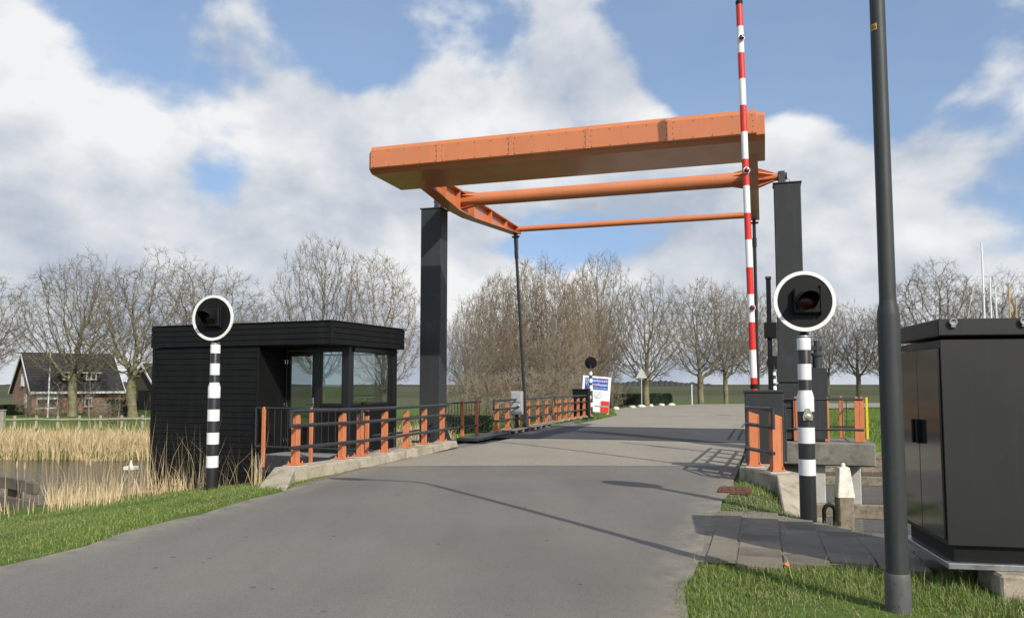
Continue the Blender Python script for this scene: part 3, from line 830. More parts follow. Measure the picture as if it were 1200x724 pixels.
# side cabinet and black post by the eastern tower
root = thing('switch_cabinet', 'narrow dark grey steel cabinet against the side of the eastern tower', 'cabinet', B(9.66, .02, .27), -A)
part('cabinet_body', MB().box((0, 0, .86), (.40, .42, 1.70)), 'tower_grey', root, bev=.012)
part('cabinet_door', MB().box((0, -.215, .86), (.35, .014, 1.6)), 'tower_grey', root, bev=.004)
part('vent_pipe', MB().lathe([(.11, 1.70), (.11, 2.0), (.15, 2.0), (.15, 2.06), (.07, 2.08), (.07, 2.36)], 16), 'steel_dark', root)
part('pipe_bracket', MB().box((-.05, 0, 2.18), (.32, .12, .10)), 'steel_dark', root, bev=.01)
p = at(903.5, 460, 17.2)
root = thing('lock_post', 'slim black steel post with a bracket standing left of the eastern tower', 'post', (p.x, p.y, -.02), -A)
part('post_body', MB().box((0, 0, 1.95), (.10, .12, 3.9)), 'signal_black', root, bev=.008)
part('post_bracket', MB().box((.02, -.03, 2.78), (.26, .18, .34)), 'signal_black', root, bev=.012)
part('post_cap', MB().box((0, 0, 3.93), (.13, .15, .05)), 'steel_dark', root, bev=.006)

# junction boxes on the western deck rail
p = at(613, 487, 27.3) - U * .22
root = thing('junction_box', 'light grey junction box at the foot of the western hanger rod', 'box', (p.x, p.y, .10), -A)
part('box_body', MB().box((0, 0, .86), (.40, .22, .80)), 'box_grey', root, bev=.015)
part('box_lid', MB().box((0, -.12, 1.05), (.34, .03, .32)), 'box_grey', root, bev=.006)
part('box_lock', MB().lathe([(.05, 0), (.05, .05), (.03, .07)], 12, (.10, -.12, .76), (0, -1, 0)), 'galvanised', root)
part('box_stand', MB().box((0, 0, .23), (.10, .10, .48)), 'steel_dark', root)
p = at(601, 490, 26.6) - U * .20
root = thing('white_panel', 'thin white panel standing beside the grey junction box on the deck', 'panel', (p.x, p.y, .10), -A)
part('panel_body', MB().box((0, 0, .46), (.10, .16, .82)), 'white_paint', root, bev=.01)
part('panel_foot', MB().box((0, 0, .025), (.16, .2, .05)), 'steel_dark', root)

# ------------------------------------------------------------------ bridge keeper's cabin
CAB = Vector((-4.24, 18.5, 0)); CR = R(22)
cabin = thing('bridge_keeper_cabin', 'black timber-clad bridge keeper cabin with flat roof and glazed corner', 'cabin', (CAB.x, CAB.y, -1.15), -CR)
Z0 = 1.15                                            # local z = world z + Z0
def cbx(x0, x1, y0, y1, z0, z1): return MB().box(((x0 + x1) / 2, (y0 + y1) / 2, (z0 + z1) / 2 + Z0), (x1 - x0, y1 - y0, z1 - z0))
part('wall_core', cbx(-5.36, -4.1, .03, 3.22, -1.12, 2.52), 'cabin_black', cabin)
part('wall_core', cbx(-4.1, -2.075, .03, .20, -1.12, 2.52), 'cabin_black', cabin)
ph = .146
pm = MB().hexa([(0, -.020, 0), (3.33, -.020, 0), (3.33, .03, 0), (0, .03, 0), (0, -.014, ph - .010), (3.33, -.014, ph - .010), (3.33, .03, ph - .010), (0, .03, ph - .010)])
PLANK = mesh_of('plank', pm, 'cabin_black', bev=.003)
for k in range(25): link('plank', PLANK, cabin, (-5.40 + random.uniform(-.003, .003), random.uniform(-.003, .003), -1.12 + k * ph + Z0))
part('corner_trim', cbx(-5.43, -5.36, -.035, .06, -1.13, 2.52), 'cabin_black', cabin, bev=.004)
part('corner_trim', cbx(-2.10, -2.03, -.032, .04, -1.13, 2.52), 'cabin_black', cabin, bev=.004)
fm = MB().hexa([(0, -.05, 0), (5.50, -.05, 0), (5.50, .0, 0), (0, .0, 0), (0, -.038, .126), (5.50, -.038, .126), (5.50, 0, .126), (0, 0, .126)])
FP = mesh_of('fascia_plank', fm, 'cabin_black', bev=.003)
fm = MB().hexa([(.05, 0, 0), (.05, 3.33, 0), (0, 3.33, 0), (0, 0, 0), (.038, 0, .126), (.038, 3.33, .126), (0, 3.33, .126), (0, 0, .126)])
FR = mesh_of('fascia_plank', fm, 'cabin_black', bev=.003)
for k in range(4):
    link('fascia_plank', FP, cabin, (-5.45, -.03, 2.535 + k * .134 + Z0)); link('fascia_plank', FR, cabin, (.05, -.03, 2.535 + k * .134 + Z0))
roof = part('roof', cbx(-5.44, .052, -.035, 3.32, 2.53, 3.06), 'cabin_black', cabin)
part('roof_trim', cbx(-5.47, .118, -.098, 3.36, 3.072, 3.092), 'frame_black', roof, bev=.004)
part('corner_trim', cbx(.03, .108, -.09, -.02, 2.53, 3.07), 'cabin_black', roof, bev=.004)
# low walls and posts of the glazed corner
part('floor', cbx(-4.1, -.16, 1.0, 3.2, -1.0, -.10), 'cabin_black', cabin)
part('reveal_wall', cbx(-2.075, -2.05, .04, 1.0, -1.1, 2.52), 'cabin_black', cabin)
part('low_wall', cbx(-.20, -.12, 1.08, 3.2, -1.1, 1.08), 'cabin_black', cabin)
part('low_wall', cbx(-1.10, -.22, 1.0, 1.08, -.1, 1.08), 'cabin_black', cabin)
part('back_wall', cbx(-4.1, -.12, 3.14, 3.2, -1.1, .45), 'interior', cabin)
part('wall_lining', cbx(-4.09, -4.06, .22, 3.12, -.08, 2.5), 'interior', cabin)
part('desk', cbx(-1.1, -.25, 2.3, 2.9, .62, .68), 'interior', cabin)
for x0, x1, y0, y1 in ((-.30, -.12, .98, 1.14), (-.28, -.12, 3.12, 3.28), (-2.05, -1.98, .98, 1.06), (-1.12, -.99, .98, 1.06)):
    part('corner_post', cbx(x0, x1, y0, y1, -.1, 2.53), 'frame_black', cabin, bev=.006)
part('lintel', cbx(-2.05, -.22, .99, 1.07, 2.44, 2.53), 'frame_black', cabin)
part('lintel', cbx(-.19, -.11, 1.12, 3.14, 2.44, 2.53), 'frame_black', cabin)
def window(x0, x1, y0, y1, z0, z1, fw, name='window'):
    alongx = (x1 - x0) > (y1 - y0); f = MB()
    def bx(a, b, c, d, e, g): f.box(((a + b) / 2, (c + d) / 2, (e + g) / 2 + Z0), (b - a, d - c, g - e))
    bx(x0, x1, y0, y1, z0, z0 + fw); bx(x0, x1, y0, y1, z1 - fw, z1)
    if alongx: bx(x0, x0 + fw, y0, y1, z0 + fw, z1 - fw); bx(x1 - fw, x1, y0, y1, z0 + fw, z1 - fw)
    else: bx(x0, x1, y0, y0 + fw, z0 + fw, z1 - fw); bx(x0, x1, y1 - fw, y1, z0 + fw, z1 - fw)
    w = part(name, f, 'frame_black', cabin)
    xm, ym = (x0 + x1) / 2, (y0 + y1) / 2
    if alongx: g = MB().box((xm, ym, (z0 + z1) / 2 + Z0), (x1 - x0 - 2 * fw + .01, .012, z1 - z0 - 2 * fw + .01))
    else: g = MB().box((xm, ym, (z0 + z1) / 2 + Z0), (.012, y1 - y0 - 2 * fw + .01, z1 - z0 - 2 * fw + .01))
    part('pane', g, 'glass', w)
    return w
door = window(-1.98, -1.12, 1.0, 1.05, -.08, 2.43, .10, 'door')
part('handle', MB().tube([(-1.17, .99, 1.12 + Z0), (-1.17, .92, 1.12 + Z0), (-1.33, .92, 1.125 + Z0)], .016, 8).box((-1.17, .992, 1.14 + Z0), (.045, .012, .24)), 'chrome', door)
for z in (.22, 1.1, 2.18):
    for x in (-2.03, -1.955): part('hinge', MB().box((x, .965, z + Z0), (.040, .03, .075)).box((x + .012, .965, z - .05 + Z0), (.016, .03, .05)), 'chrome', door, bev=.004)
window(-.99, -.30, 1.0, 1.06, 1.08, 2.44, .05)
window(-.18, -.13, 1.14, 3.12, 1.08, 2.44, .05)
window(-4.05, -.28, 3.14, 3.19, .45, 2.44, .05)
part('blind_box', cbx(-.125, -.07, 1.15, 3.14, 2.40, 2.50), 'frame_black', cabin, bev=.006)
for k in range(4): part('pile', MB().lathe([(.12, -1.2), (.12, .06)], 10, (-5.0 + k * 1.5, 1.6, 0)), 'wood_dark', cabin)
part('base_beam', cbx(-5.3, -.15, .1, .22, -1.24, -1.13), 'concrete_pale', cabin)

plat = thing('cabin_platform', 'black steel landing with grating at the cabin door', 'platform', (CAB.x, CAB.y, -.5), -CR)
part('edge_beam', MB().box((-.45, -.02, .21), (3.2, .10, .40)), 'steel_dark', plat, bev=.01)
part('edge_beam', MB().box((-2.02, .52, .21), (.08, .95, .38)), 'steel_dark', plat, bev=.01)
part('grating', MB().box((-.45, .53, .385), (3.08, .98, .04)), 'grating', plat)
part('grating', MB().box((.46, 2.15, .383), (1.15, 2.2, .04)), 'grating', plat)
m = MB()
for x in (-1.95, -1.55, -1.2, -.7, -.1, .5): m.lathe([(.018, 0), (.018, .015)], 6, (x, -.072, .29), (0, -1, 0)); m.lathe([(.018, 0), (.018, .015)], 6, (x, -.072, .12), (0, -1, 0))
bo = part('bolt_heads', m, 'rail_dark', plat); bo['kind'] = 'stuff'
part('ramp_stringer', MB().extrude([(.0, -.10, .10), (1.0, -.10, .36), (1.0, -.10, .70), (.85, -.10, .70), (.0, -.10, .40)], (0, .03, 0)), 'steel_dark', plat)
part('support_leg', MB().box((-1.9, .1, -.6), (.14, .14, 1.25)), 'steel_dark', plat)
part('support_leg', MB().box((.2, .1, -.6), (.14, .14, 1.25)), 'steel_dark', plat)

gr = thing('landing_railing', 'thin-barred railing with three slim orange posts round the cabin landing', 'railing', (CAB.x, CAB.y, -.5), -CR)
for h in (1.53, .62): part('rail', MB().tube([(-2.02, -.09, h), (1.25, -.09, h)], .024, 8), 'rail_dark', gr)
part('end_bar', MB().tube([(-2.02, -.09, .62), (-2.02, -.09, 1.55)], .024, 8), 'rail_dark', gr)
for k in range(16): part('bar', MB().tube([(-1.85 + k * .19, -.09, .62), (-1.85 + k * .19, -.09, 1.53)], .009, 6), 'rail_dark', gr)
for x in (-1.77, -.41, 1.1):
    part('post', MB().extrude([(x - .045, -.135, .14), (x + .045, -.135, .14), (x + .045, -.135, 1.50), (x + .02, -.135, 1.56), (x - .02, -.135, 1.56), (x - .045, -.135, 1.50)], (0, .05, 0)), 'orange_post', gr, bev=.006)
part('intercom', MB().box((1.0, -.12, 1.48), (.09, .10, .42)).box((1.08, -.12, 1.45), (.16, .08, .10)), 'signal_black', gr, bev=.008)
part('gate_bar', MB().tube([(1.25, -.09, 1.53), (1.25, 1.6, 1.53), (1.25, 3.4, 1.56)], .024, 8), 'rail_dark', gr)
part('gate_bar', MB().tube([(1.25, -.09, .95), (1.25, 1.6, .95), (1.25, 3.4, 1.0)], .024, 8), 'rail_dark', gr)

# ------------------------------------------------------------------ bridge signals
def signal(label, x, y, zc, face, r=.37, front=True, small=False, group=None):
    zg = hz(x, y) if not small else 0.0
    root = thing('bridge_signal', label, 'traffic light', (x, y, zg), math.atan2(face[0], -face[1]))
    c = zc - zg                                      # disc centre above the base; local -y faces the road user
    r0, r1 = .098, .078
    sh = c - 1.16
    part('pole', MB().lathe([(r0, -.25), (r0, sh - .02), (r1, sh + .05), (r1, c - .44), (.06, c - .40), (.04, c - .36), (.04, c - .1)], 24), 'band_black', root)
    part('pole_cap', MB().lathe([(r1 + .004, c - .60), (r1 + .004, c - .47), (r1 - .004, c - .43), (.055, c - .395), (.02, c - .37)], 24), 'band_white', root)
    for k in range(6):
        z1, z0 = c - .775 - .39 * k, c - .97 - .39 * k
        if z0 < .2: break
        if k == 1: pr_ = [(r0 + .003, z0), (r0 + .003, sh - .02), (r1 + .003, sh + .05), (r1 + .003, max(z1, sh + .06))]
        else:
            q_ = (r1 if k < 1 else r0) + .003; pr_ = [(q_, z0), (q_, z1)]
        part('white_band', MB().lathe(pr_, 24), 'band_white', root)
    part('backboard', MB().lathe([(r, -.012), (r, .012)], 48, (0, -.09, c), (0, -1, 0)), 'signal_black', root)
    nn = 48
    m = MB()
    for rr, yy in ((r - .044, -.105), (r - .040, -.112), (r + .003, -.112), (r + .006, -.10), (r + .003, -.085)):
        m.v += [(rr * math.cos(2 * math.pi * j / nn), yy, c + rr * math.sin(2 * math.pi * j / nn)) for j in range(nn)]
    m.f += [(i * nn + j, i * nn + (j + 1) % nn, (i + 1) * nn + (j + 1) % nn, (i + 1) * nn + j) for i in range(4) for j in range(nn)]
    if front: part('white_rim', m, 'white_paint', root)
    hb = part('lamp_housing', MB().box((.01, -.15, c), (.31, .09, .31)), 'signal_black', root, bev=.015)
    part('hinge_bar', MB().box((.185, -.14, c + .01), (.025, .07, .36)), 'signal_black', hb, bev=.004)
    part('lens', MB().lathe([(.112, 0), (.105, .012), (.07, .026), (.0005, .03)], 24, (0, -.194, c), (0, -1, 0)), 'lens_dark', hb)
    # visor: an open tunnel, longer on top
    m = MB(); k2 = 20
    for i in range(k2 + 1):
        an = R(-50) + (R(280)) * i / k2; ln = .08 + .19 * max(0.0, math.sin(an)) ** .7
        for rr in (.126, .120):
            m.v += [(rr * math.cos(an), -.19, c + rr * math.sin(an)), (rr * math.cos(an), -.19 - ln, c + rr * math.sin(an) - .02 * ln / .2)]
    for i in range(k2):
        b_ = i * 4
        m.f += [(b_, b_ + 1, b_ + 5, b_ + 4), (b_ + 2, b_ + 6, b_ + 7, b_ + 3), (b_ + 1, b_ + 3, b_ + 7, b_ + 5)]
    part('visor', m, 'signal_black', hb)
    part('rear_box', MB().box((0, -.02, c), (.22, .11, .30)), 'signal_black', root, bev=.015)
    return root, c
p = at(247.5, 585, 13.6)
signal('white-rimmed signal on a black and white pole in front of the black cabin', p.x, p.y, at(245, 373, 13.6).z, (-.22, -.975), r=.385)
p = at(949.5, 610, 9.9); p2 = at(941, 354, 9.9)
sg, c = signal('white-rimmed signal on a black and white pole beside the barrier box', p.x - .02, p.y, p2.z, (-.12, -1), r=.372)
lk = part('lock', MB().extrude([(-.055, -.098, c - 1.47), (.055, -.098, c - 1.47), (.062, -.098, c - 1.42), (.024, -.098, c - 1.32), (-.024, -.098, c - 1.32), (-.062, -.098, c - 1.42)], (0, -.014, 0)), 'brass_lock', sg, bev=.004)
part('lock_knob', MB().lathe([(.038, 0), (.038, .008), (.024, .012), (.024, .018), (.009, .020)], 16, (0, -.112, c - 1.425), (0, -1, 0)), 'brass_lock', lk)
p = at(692.5, 487, 39)
signal('black back of a signal on a striped pole in front of the blue town sign', p.x, p.y, at(692.5, 425, 39).z, (.25, .97), r=.30, front=False)
p = at(908, 470, 38)
signal('dark back of a signal disc half hidden left of the eastern tower', p.x, p.y, at(908, 425, 38).z, (.25, .97), r=.33, front=False)

# ------------------------------------------------------------------ barrier
BX = at(897, 545, 14.35)
bar = thing('barrier', 'raised red and white barrier boom on a dark steel drive box', 'barrier', (BX.x, BX.y, .2), -A)
part('drive_box', MB().box((0, 0, .63), (.66, .48, 1.26)), 'tower_grey', bar, bev=.02, segs=2)
part('drive_box_lid', MB().box((0, 0, 1.27), (.70, .52, .05)), 'tower_grey', bar, bev=.012)
part('drive_box_side', MB().box((.345, .02, .55), (.05, .40, 1.0)), 'steel_dark', bar, bev=.008)
b0, b1 = at(884, 461, 14.30), at(866, 2, 14.25)
def bp_(py):
    t = (461 - py) / 459.0
    q_ = at(884 - 18 * t, py, 14.30 - .05 * t); return q_
boom = part('boom', MB().tube([bp_(466), bp_(3)], .058, 16), 'boom_white', bar, world=True)
for y0, y1 in ((461, 442.5), (410, 377.6), (345, 313.5), (281, 250), (218, 187), (155, 124), (93, 62.7), (31.7, 6)):
    part('red_band', MB().tube([bp_(y0), bp_(y1)], .0605, 16), 'boom_red', boom, world=True)
for y0, y1 in ((442.5, 410), (377.6, 345), (313.5, 281), (250, 218), (187, 155), (124, 93), (62.7, 31.7)):
    part('white_band', MB().tube([bp_(y0), bp_(y1)], .0595, 16), 'boom_white', boom, world=True)
part('boom_cap', MB().tube([bp_(6), bp_(1.6)], .064, 16), 'signal_black', boom, world=True)
part('boom_clamp', MB().tube([bp_(455), bp_(450)], .066, 16), 'signal_black', boom, world=True)
for py in (46.5, 201, 361):
    q_ = bp_(py); d = Vector((-.05, -1, 0)).normalized()
    l_ = part('warning_lamp', MB().lathe([(.062, 0), (.062, .03), (.055, .035)], 18, q_ + d * .052, d), 'boom_white', boom, world=True)
    part('lamp_lens', MB().lathe([(.050, .03), (.046, .06), (.03, .08), (.001, .088)], 18, q_ + d * .055, d), 'lens_red', l_, world=True)

# ------------------------------------------------------------------ street lamp
lx, ly = at(1053, 708, 5.75).x, 5.75
lamp = thing('street_lamp', 'tall dark grey street lamp post standing in the roadside grass', 'street lamp', (lx, ly, hz(lx, ly)), -A)
part('post_base', MB().lathe([(.086, -.1), (.086, .22), (.082, .27), (.078, .28)], 32), 'lamp_sleeve', lamp)
part('post_shaft', MB().lathe([(.0765, .27), (.0765, 2.10), (.074, 2.14), (.060, 2.20), (.058, 2.23), (.050, 6.0)], 32), 'lamp_post_grey', lamp)
part('arm', MB().tube([(0, 0, 5.98), (0, 0, 6.15), (-.03, .0, 6.27), (-.12, .0, 6.36), (-.30, 0, 6.42), (-.9, 0, 6.46)], .036, 14), 'lamp_post_grey', lamp)
hd = part('lamp_head', MB().lathe([(.03, 0), (.075, .08), (.115, .25), (.125, .45), (.10, .66), (.04, .74)], 20, (-.86, 0, 6.47), (-1, 0, .03)), 'lamp_post_grey', lamp)
part('lamp_cover', MB().lathe([(.02, 0), (.07, .03), (.09, .2), (.07, .4), (.02, .43)], 16, (-1.02, 0, 6.42), (-1, 0, 0)), 'box_grey', hd)
# number sticker wrapped round the post
zc = at(1029, 34, 5.75).z - hz(lx, ly)
m = MB(); rr = .0560
angs = [R(200 + 5 * k) for k in range(12)]
for an in angs: m.v += [(rr * math.cos(an), rr * math.sin(an), zc - .024), (rr * math.cos(an), rr * math.sin(an), zc + .024)]
m.f += [(2 * i, 2 * i + 2, 2 * i + 3, 2 * i + 1) for i in range(len(angs) - 1)]
stk = part('number_sticker', m, 'sticker', lamp)
def text_mesh(name, body, size, material, extrude=.0, align='CENTER', bold=0.0):
    cu = bpy.data.curves.new(name, 'FONT'); cu.body = body; cu.size = size; cu.align_x = align; cu.align_y = 'CENTER'; cu.extrude = extrude; cu.offset = bold; cu.resolution_u = 3
    o = bpy.data.objects.new(name, cu); COL.objects.link(o)
    dg = bpy.context.evaluated_depsgraph_get()
    me = bpy.data.meshes.new_from_object(o.evaluated_get(dg)); bpy.data.objects.remove(o); me.materials.append(MATS[material]); return me
me = text_mesh('number', '86', .050, 'ink')
for v in me.vertices:
    an = R(226) + v.co.x / rr; z = v.co.y
    v.co = Vector(((rr + .0012) * math.cos(an), (rr + .0012) * math.sin(an), zc + z))
link('number', me, stk)

# ------------------------------------------------------------------ electrical cabinet
KX, KY = at(1111, 640, 6.30).x, 6.30
kz = hz(KX + .5, KY + .4)
kab = thing('electrical_cabinet', 'large dark grey electrical cabinet with glossy doors beside the lamp post', 'cabinet', (KX, KY, .15), -R(10.5))
kab.scale = (.906, .906, .906)
part('cabinet_body', MB().box((.90, .64, 1.10), (1.78, 1.26, 1.78)), 'cabinet_grey', kab, bev=.006)
part('front_panel', MB().box((.90, .002, 1.10), (1.80, .012, 1.76)), 'cabinet_grey', kab, bev=.004)
rf = part('cabinet_roof', MB().box((.90, .64, 2.095), (1.84, 1.33, .15)), 'cabinet_grey', kab, bev=.01)
for x in (.10, .66, 1.7):
    lg = part('lifting_lug', MB().tube([(x + .028 * math.cos(k * .7), -.05 + .0 * k, 2.14 + .028 * math.sin(k * .7)) for k in range(10)], .008, 6).box((x, -.035, 2.12), (.035, .03, .05)), 'galvanised', rf)
for y0, y1 in ((.022, .595), (.605, 1.18)):
    d = part('cabinet_door', MB().box((-.004, (y0 + y1) / 2, 1.09), (.03, y1 - y0, 1.66)), 'cabinet_gloss', kab, bev=.006)
    hy = y1 - .06 if y0 < .3 else y0 + .06
    part('door_handle', MB().box((-.04, hy, 1.16), (.05, .035, .22)), 'signal_black', d, bev=.008)
part('plinth', MB().box((.91, .64, .145), (1.70, 1.20, .145)), 'signal_black', kab)
part('base_rail', MB().box((.90, .625, .048), (1.82, 1.30, .05)), 'galvanised', kab, bev=.005)
for x, y in ((.62, .30), (.62, 1.0), (1.55, .30), (1.55, 1.0)):
    part('concrete_foot', MB().box((x + (.12 if x < 1 else 0), y - (.22 if y < .5 else 0), -.21), (.80 if x > 1 else .80, .50, .46)), 'concrete', kab, bev=.02)

# ------------------------------------------------------------------ pavement slabs
pave = tag(link('pavement', None, None, (2.6, 8.4, 0)), 'weathered grey slab pavement between the road and the cabinet', kind='structure')
SW, SL = .40, .42
vs = []; rows = np.linspace(7.15, 10.1, 16)
for y in rows:
    xr = np.interp(y, RE[:, 1], RE[:, 0]); x1 = min(1.9 + (7.42 - y) / .26 if y < 7.42 else 9, 3.95 - (y - 9.5) * .5 / .86) ; x0 = max(xr - .10, 1.9 + (7.22 - y) / .26 if y < 7.22 else -9)
    for k in range(9):
        x = x0 + (max(x1, x0) - x0) * k / 8; vs.append((x - 2.6, y - 8.4, hz(x, y) + .027))
fs = np.array([(j * 9 + k, j * 9 + k + 1, j * 9 + k + 10, j * 9 + k + 9) for j in range(15) for k in range(8)])
link('sand_bed', mesh_np('sand_bed', vs, [fs], 'sand', smooth=True), pave)
def in_pave(x, y):
    xr = np.interp(y, RE[:, 1], RE[:, 0])
    near_y = 7.30 - .26 * (x - 1.9)
    dq = (x - 3.85) * .86 + (y - 9.55) * .5
    return x > xr - .02 and y > near_y and dq < -.02 and y < 10.05
SLAB2 = [mesh_of('slab', MB().box((0, 0, -.03), (SW - .009, SL - .016, .07)), q_, bev=.005) for q_ in ('slab_pale', 'slab_dark')]
SLABS = [mesh_of('slab', MB().box((0, 0, -.03), (SW - .009, SL - .016, .07)), 'slab', bev=.005), mesh_of('slab', MB().box((0, 0, -.03), (.25, SL - .016, .07)), 'slab', bev=.005)]
o0 = Vector((1.62, 7.05, 0))
for i in range(-1, 9):
    for j in range(-3, 10):
        w0 = 0 if i == 0 else .27 + (i - 1) * SW
        wd = .25 if i == 0 else SW
        if i < 0: continue
        p = o0 + U * (w0 + wd / 2 + .04) + V * ((j + .5 * (i % 2)) * SL + .15)
        if in_pave(p.x, p.y):
            zt = hz(p.x, p.y) + .032 + random.uniform(-.003, .003)
            s = link('slab', SLABS[1] if i == 0 else random.choice((SLABS[0], SLABS[0], SLAB2[0], SLAB2[1])), pave, (p.x - 2.6, p.y - 8.4, zt), -A)
            s.rotation_euler = (random.uniform(-.004, .004), random.uniform(-.006, .006), -A + random.uniform(-.006, .006))
p = gz(861, 573, .03)
root = thing('drain_cover', 'rusty steel drain plate lying at the road edge by the kerb', 'drain cover', (p.x, p.y, hz(p.x, p.y)), -A)
part('plate', MB().box((0, 0, .03), (.46, .52, .05)), 'rust', root, bev=.008)
m = MB()
for k in range(4): m.box((-.15 + .1 * k, 0, .061), (.05, .44, .014))
part('ribs', m, 'rust', root)

# ------------------------------------------------------------------ town sign and other far signs
p = at(697, 480, 43)
sgn = thing('town_sign', 'white board with blue town-name panel and red and white flag at the roadside', 'sign', (p.x, p.y, 0), -R(6))
lean = Matrix.Rotation(R(4.5), 4, 'Y')
def lp(mb_): mb_.v = [tuple(lean @ Vector(v)) for v in mb_.v]; return mb_
board = part('board', lp(MB().box((-.02, 0, 1.06), (1.52, .06, 1.92))), 'sign_white', sgn, bev=.02)
for x in (-.71, .69): part('leg', lp(MB().box((x, .05, .45), (.09, .09, 1.1))), 'sign_white', sgn)
bl = part('name_panel', lp(MB().box((-.02, -.034, 1.62), (1.24, .012, .62))), 'sign_blue', board)
for body, size, z, al in (('Oppenhuizen', .218, 1.795, 'L'), ('Toppenhuzen', .218, 1.585, 'L'), ('(gem. Súdwest-Fryslân)', .10, 1.40, 'S')):
    me = text_mesh('lettering', body, size, 'sign_white', extrude=.003, bold=.0008 if al == 'L' else .0)
    for v in me.vertices: v.co = lean @ Vector((v.co.x - .02 + (.1 if al == 'S' else 0), -.046 - v.co.z, z + v.co.y))
    link('lettering', me, bl)
part('end_stripe', lp(MB().extrude([(-.60, -.052, 1.33), (-.55, -.052, 1.33), (.56, -.052, 1.91), (.51, -.052, 1.91)], (0, -.004, 0))), 'sign_red', bl)
part('round_emblem', lp(MB().lathe([(.20, 0), (.20, .01), (.17, .012)], 28, (.10, -.032, 1.03), (0, -1, 0))), 'sign_grey', board)
part('emblem_face', lp(MB().lathe([(.165, 0), (.165, .008)], 28, (.10, -.043, 1.03), (0, -1, 0))), 'sign_white', board)
part('emblem_bar', lp(MB().extrude([(.0, -.053, .92), (.05, -.053, .90), (.21, -.053, 1.13), (.16, -.053, 1.15)], (0, -.004, 0))), 'sign_grey', board)
part('flag_block', lp(MB().box((.50, -.034, .42), (.46, .012, .62))), 'sign_red', board)
part('flag_line', lp(MB().box((.35, -.044, .44), (.78, .008, .07))), 'sign_grey', board)

p = at(752, 473, 57)
root = thing('triangle_sign', 'pale back of a triangular road sign on a thin pole by the hedge', 'sign', (p.x, p.y, hz(p.x, p.y)), R(8))
part('pole', MB().lathe([(.035, -.1), (.035, 2.75)], 10), 'sign_back', root)
part('plate', MB().extrude([(-.44, -.05, 2.06), (.44, -.05, 2.06), (.38, -.05, 2.15), (.05, -.05, 2.76), (-.05, -.05, 2.76), (-.38, -.05, 2.15)], (0, .03, 0)), 'box_grey', root, bev=.01)
p = at(811, 474, 62)
root = thing('marker_post', 'thin pale marker post between two bare trees at the field edge', 'post', (p.x, p.y, hz(p.x, p.y)))
part('post_body', MB().box((0, 0, .75), (.10, .08, 1.6)), 'sign_back', root, bev=.01)
part('post_top', MB().box((0, 0, 1.58), (.13, .11, .06)), 'sign_back', root)

p = at(684, 488, 37.4)
root = thing('barrier_drive_box', 'low black barrier drive box behind the far railing posts', 'box', (p.x - .1, p.y, 0), -A)
part('box_body', MB().box((0, 0, .68), (.75, .45, 1.30)), 'signal_black', root, bev=.02)
part('box_lid', MB().box((0, 0, 1.35), (.80, .50, .06)), 'signal_black', root, bev=.01)
part('lifting_handle', MB().tube([(.22, 0, 1.36), (.22, 0, 1.62), (.38, 0, 1.62), (.38, 0, 1.36)], .02, 8), 'signal_black', root)

STONE_LABEL = 'white painted boulder marking the far road edge by the hedge'
def stone_mesh(seed):
    rnd = random.Random(seed); bm = bmesh.new(); bmesh.ops.create_icosphere(bm, subdivisions=2, radius=.2)
    for v in bm.verts: v.co = Vector((v.co.x * 1.4, v.co.y, v.co.z * .75)) * (1 + rnd.uniform(-.14, .14)); v.co.z = max(v.co.z, -.08)
    me = bpy.data.meshes.new('boulder'); bm.to_mesh(me); bm.free(); me.shade_smooth(); me.materials.append(MATS['stone_white']); return me
stones = [stone_mesh(k) for k in range(3)]
for k, (px, py, D) in enumerate(((707, 481, 47.5), (722, 478, 51), (741, 476.5, 54), (752, 475.5, 56), (763, 475, 57.5), (775, 474.5, 59.5), (787, 474, 60.5))):
    p = at(px, py, D)
    o = tag(link('boulder', stones[k % 3], None, (p.x, p.y, hz(p.x, p.y) + .06), k * 1.1), STONE_LABEL, 'stone', 'white boulders along the road edge')

# ------------------------------------------------------------------ house on the far bank
HP = Vector((-47.0, 78.0, -1.35)); HR = R(45)
house = thing('brick_house', 'brick house with steep dark roof and white eaves behind the bare trees', 'house', tuple(HP), HR)
L_, Dp, He, Hr = 8.3, 7.2, 2.25, 5.95
part('wall', MB().box((L_ / 2, .1, He / 2), (L_, .2, He)), 'brick', house)
part('wall', MB().box((L_ / 2, Dp - .1, He / 2), (L_, .2, He)), 'brick', house)
for x in (.1, L_ - .1):
    part('gable_wall', MB().extrude([(x - .1, .2, 0), (x - .1, Dp - .2, 0), (x - .1, Dp - .2, He), (x - .1, Dp / 2, Hr - .25), (x - .1, .2, He)], (.2, 0, 0)), 'brick', house)
def slope(y0, y1, z0, z1, th=.14):
    return MB().hexa([(-.25, y0, z0), (L_ + .25, y0, z0), (L_ + .25, y1, z1), (-.25, y1, z1), (-.25, y0, z0 + th), (L_ + .25, y0, z0 + th), (L_ + .25, y1, z1 + th), (-.25, y1, z1 + th)])
rf = part('roof', slope(-.45, Dp / 2, He - .30, Hr), 'roof_tile', house)
part('roof', slope(Dp + .45, Dp / 2, He - .30, Hr), 'roof_tile', house)
for k in range(14):                                              # tile courses
    t0 = k / 14
    y0, z0 = -.45 + (Dp / 2 + .45) * t0, He - .30 + (Hr - He + .30) * t0
    part('tile_course', MB().hexa([(-.25, y0, z0 + .13), (L_ + .25, y0, z0 + .13), (L_ + .25, y0 + .30, z0 + .42), (-.25, y0 + .30, z0 + .42), (-.25, y0 - .03, z0 + .19), (L_ + .25, y0 - .03, z0 + .19), (L_ + .25, y0 + .27, z0 + .45), (-.25, y0 + .27, z0 + .45)]), 'roof_tile', rf)
part('ridge', MB().tube([(-.27, Dp / 2, Hr + .12), (L_ + .27, Dp / 2, Hr + .12)], .12, 8), 'roof_tile', rf)
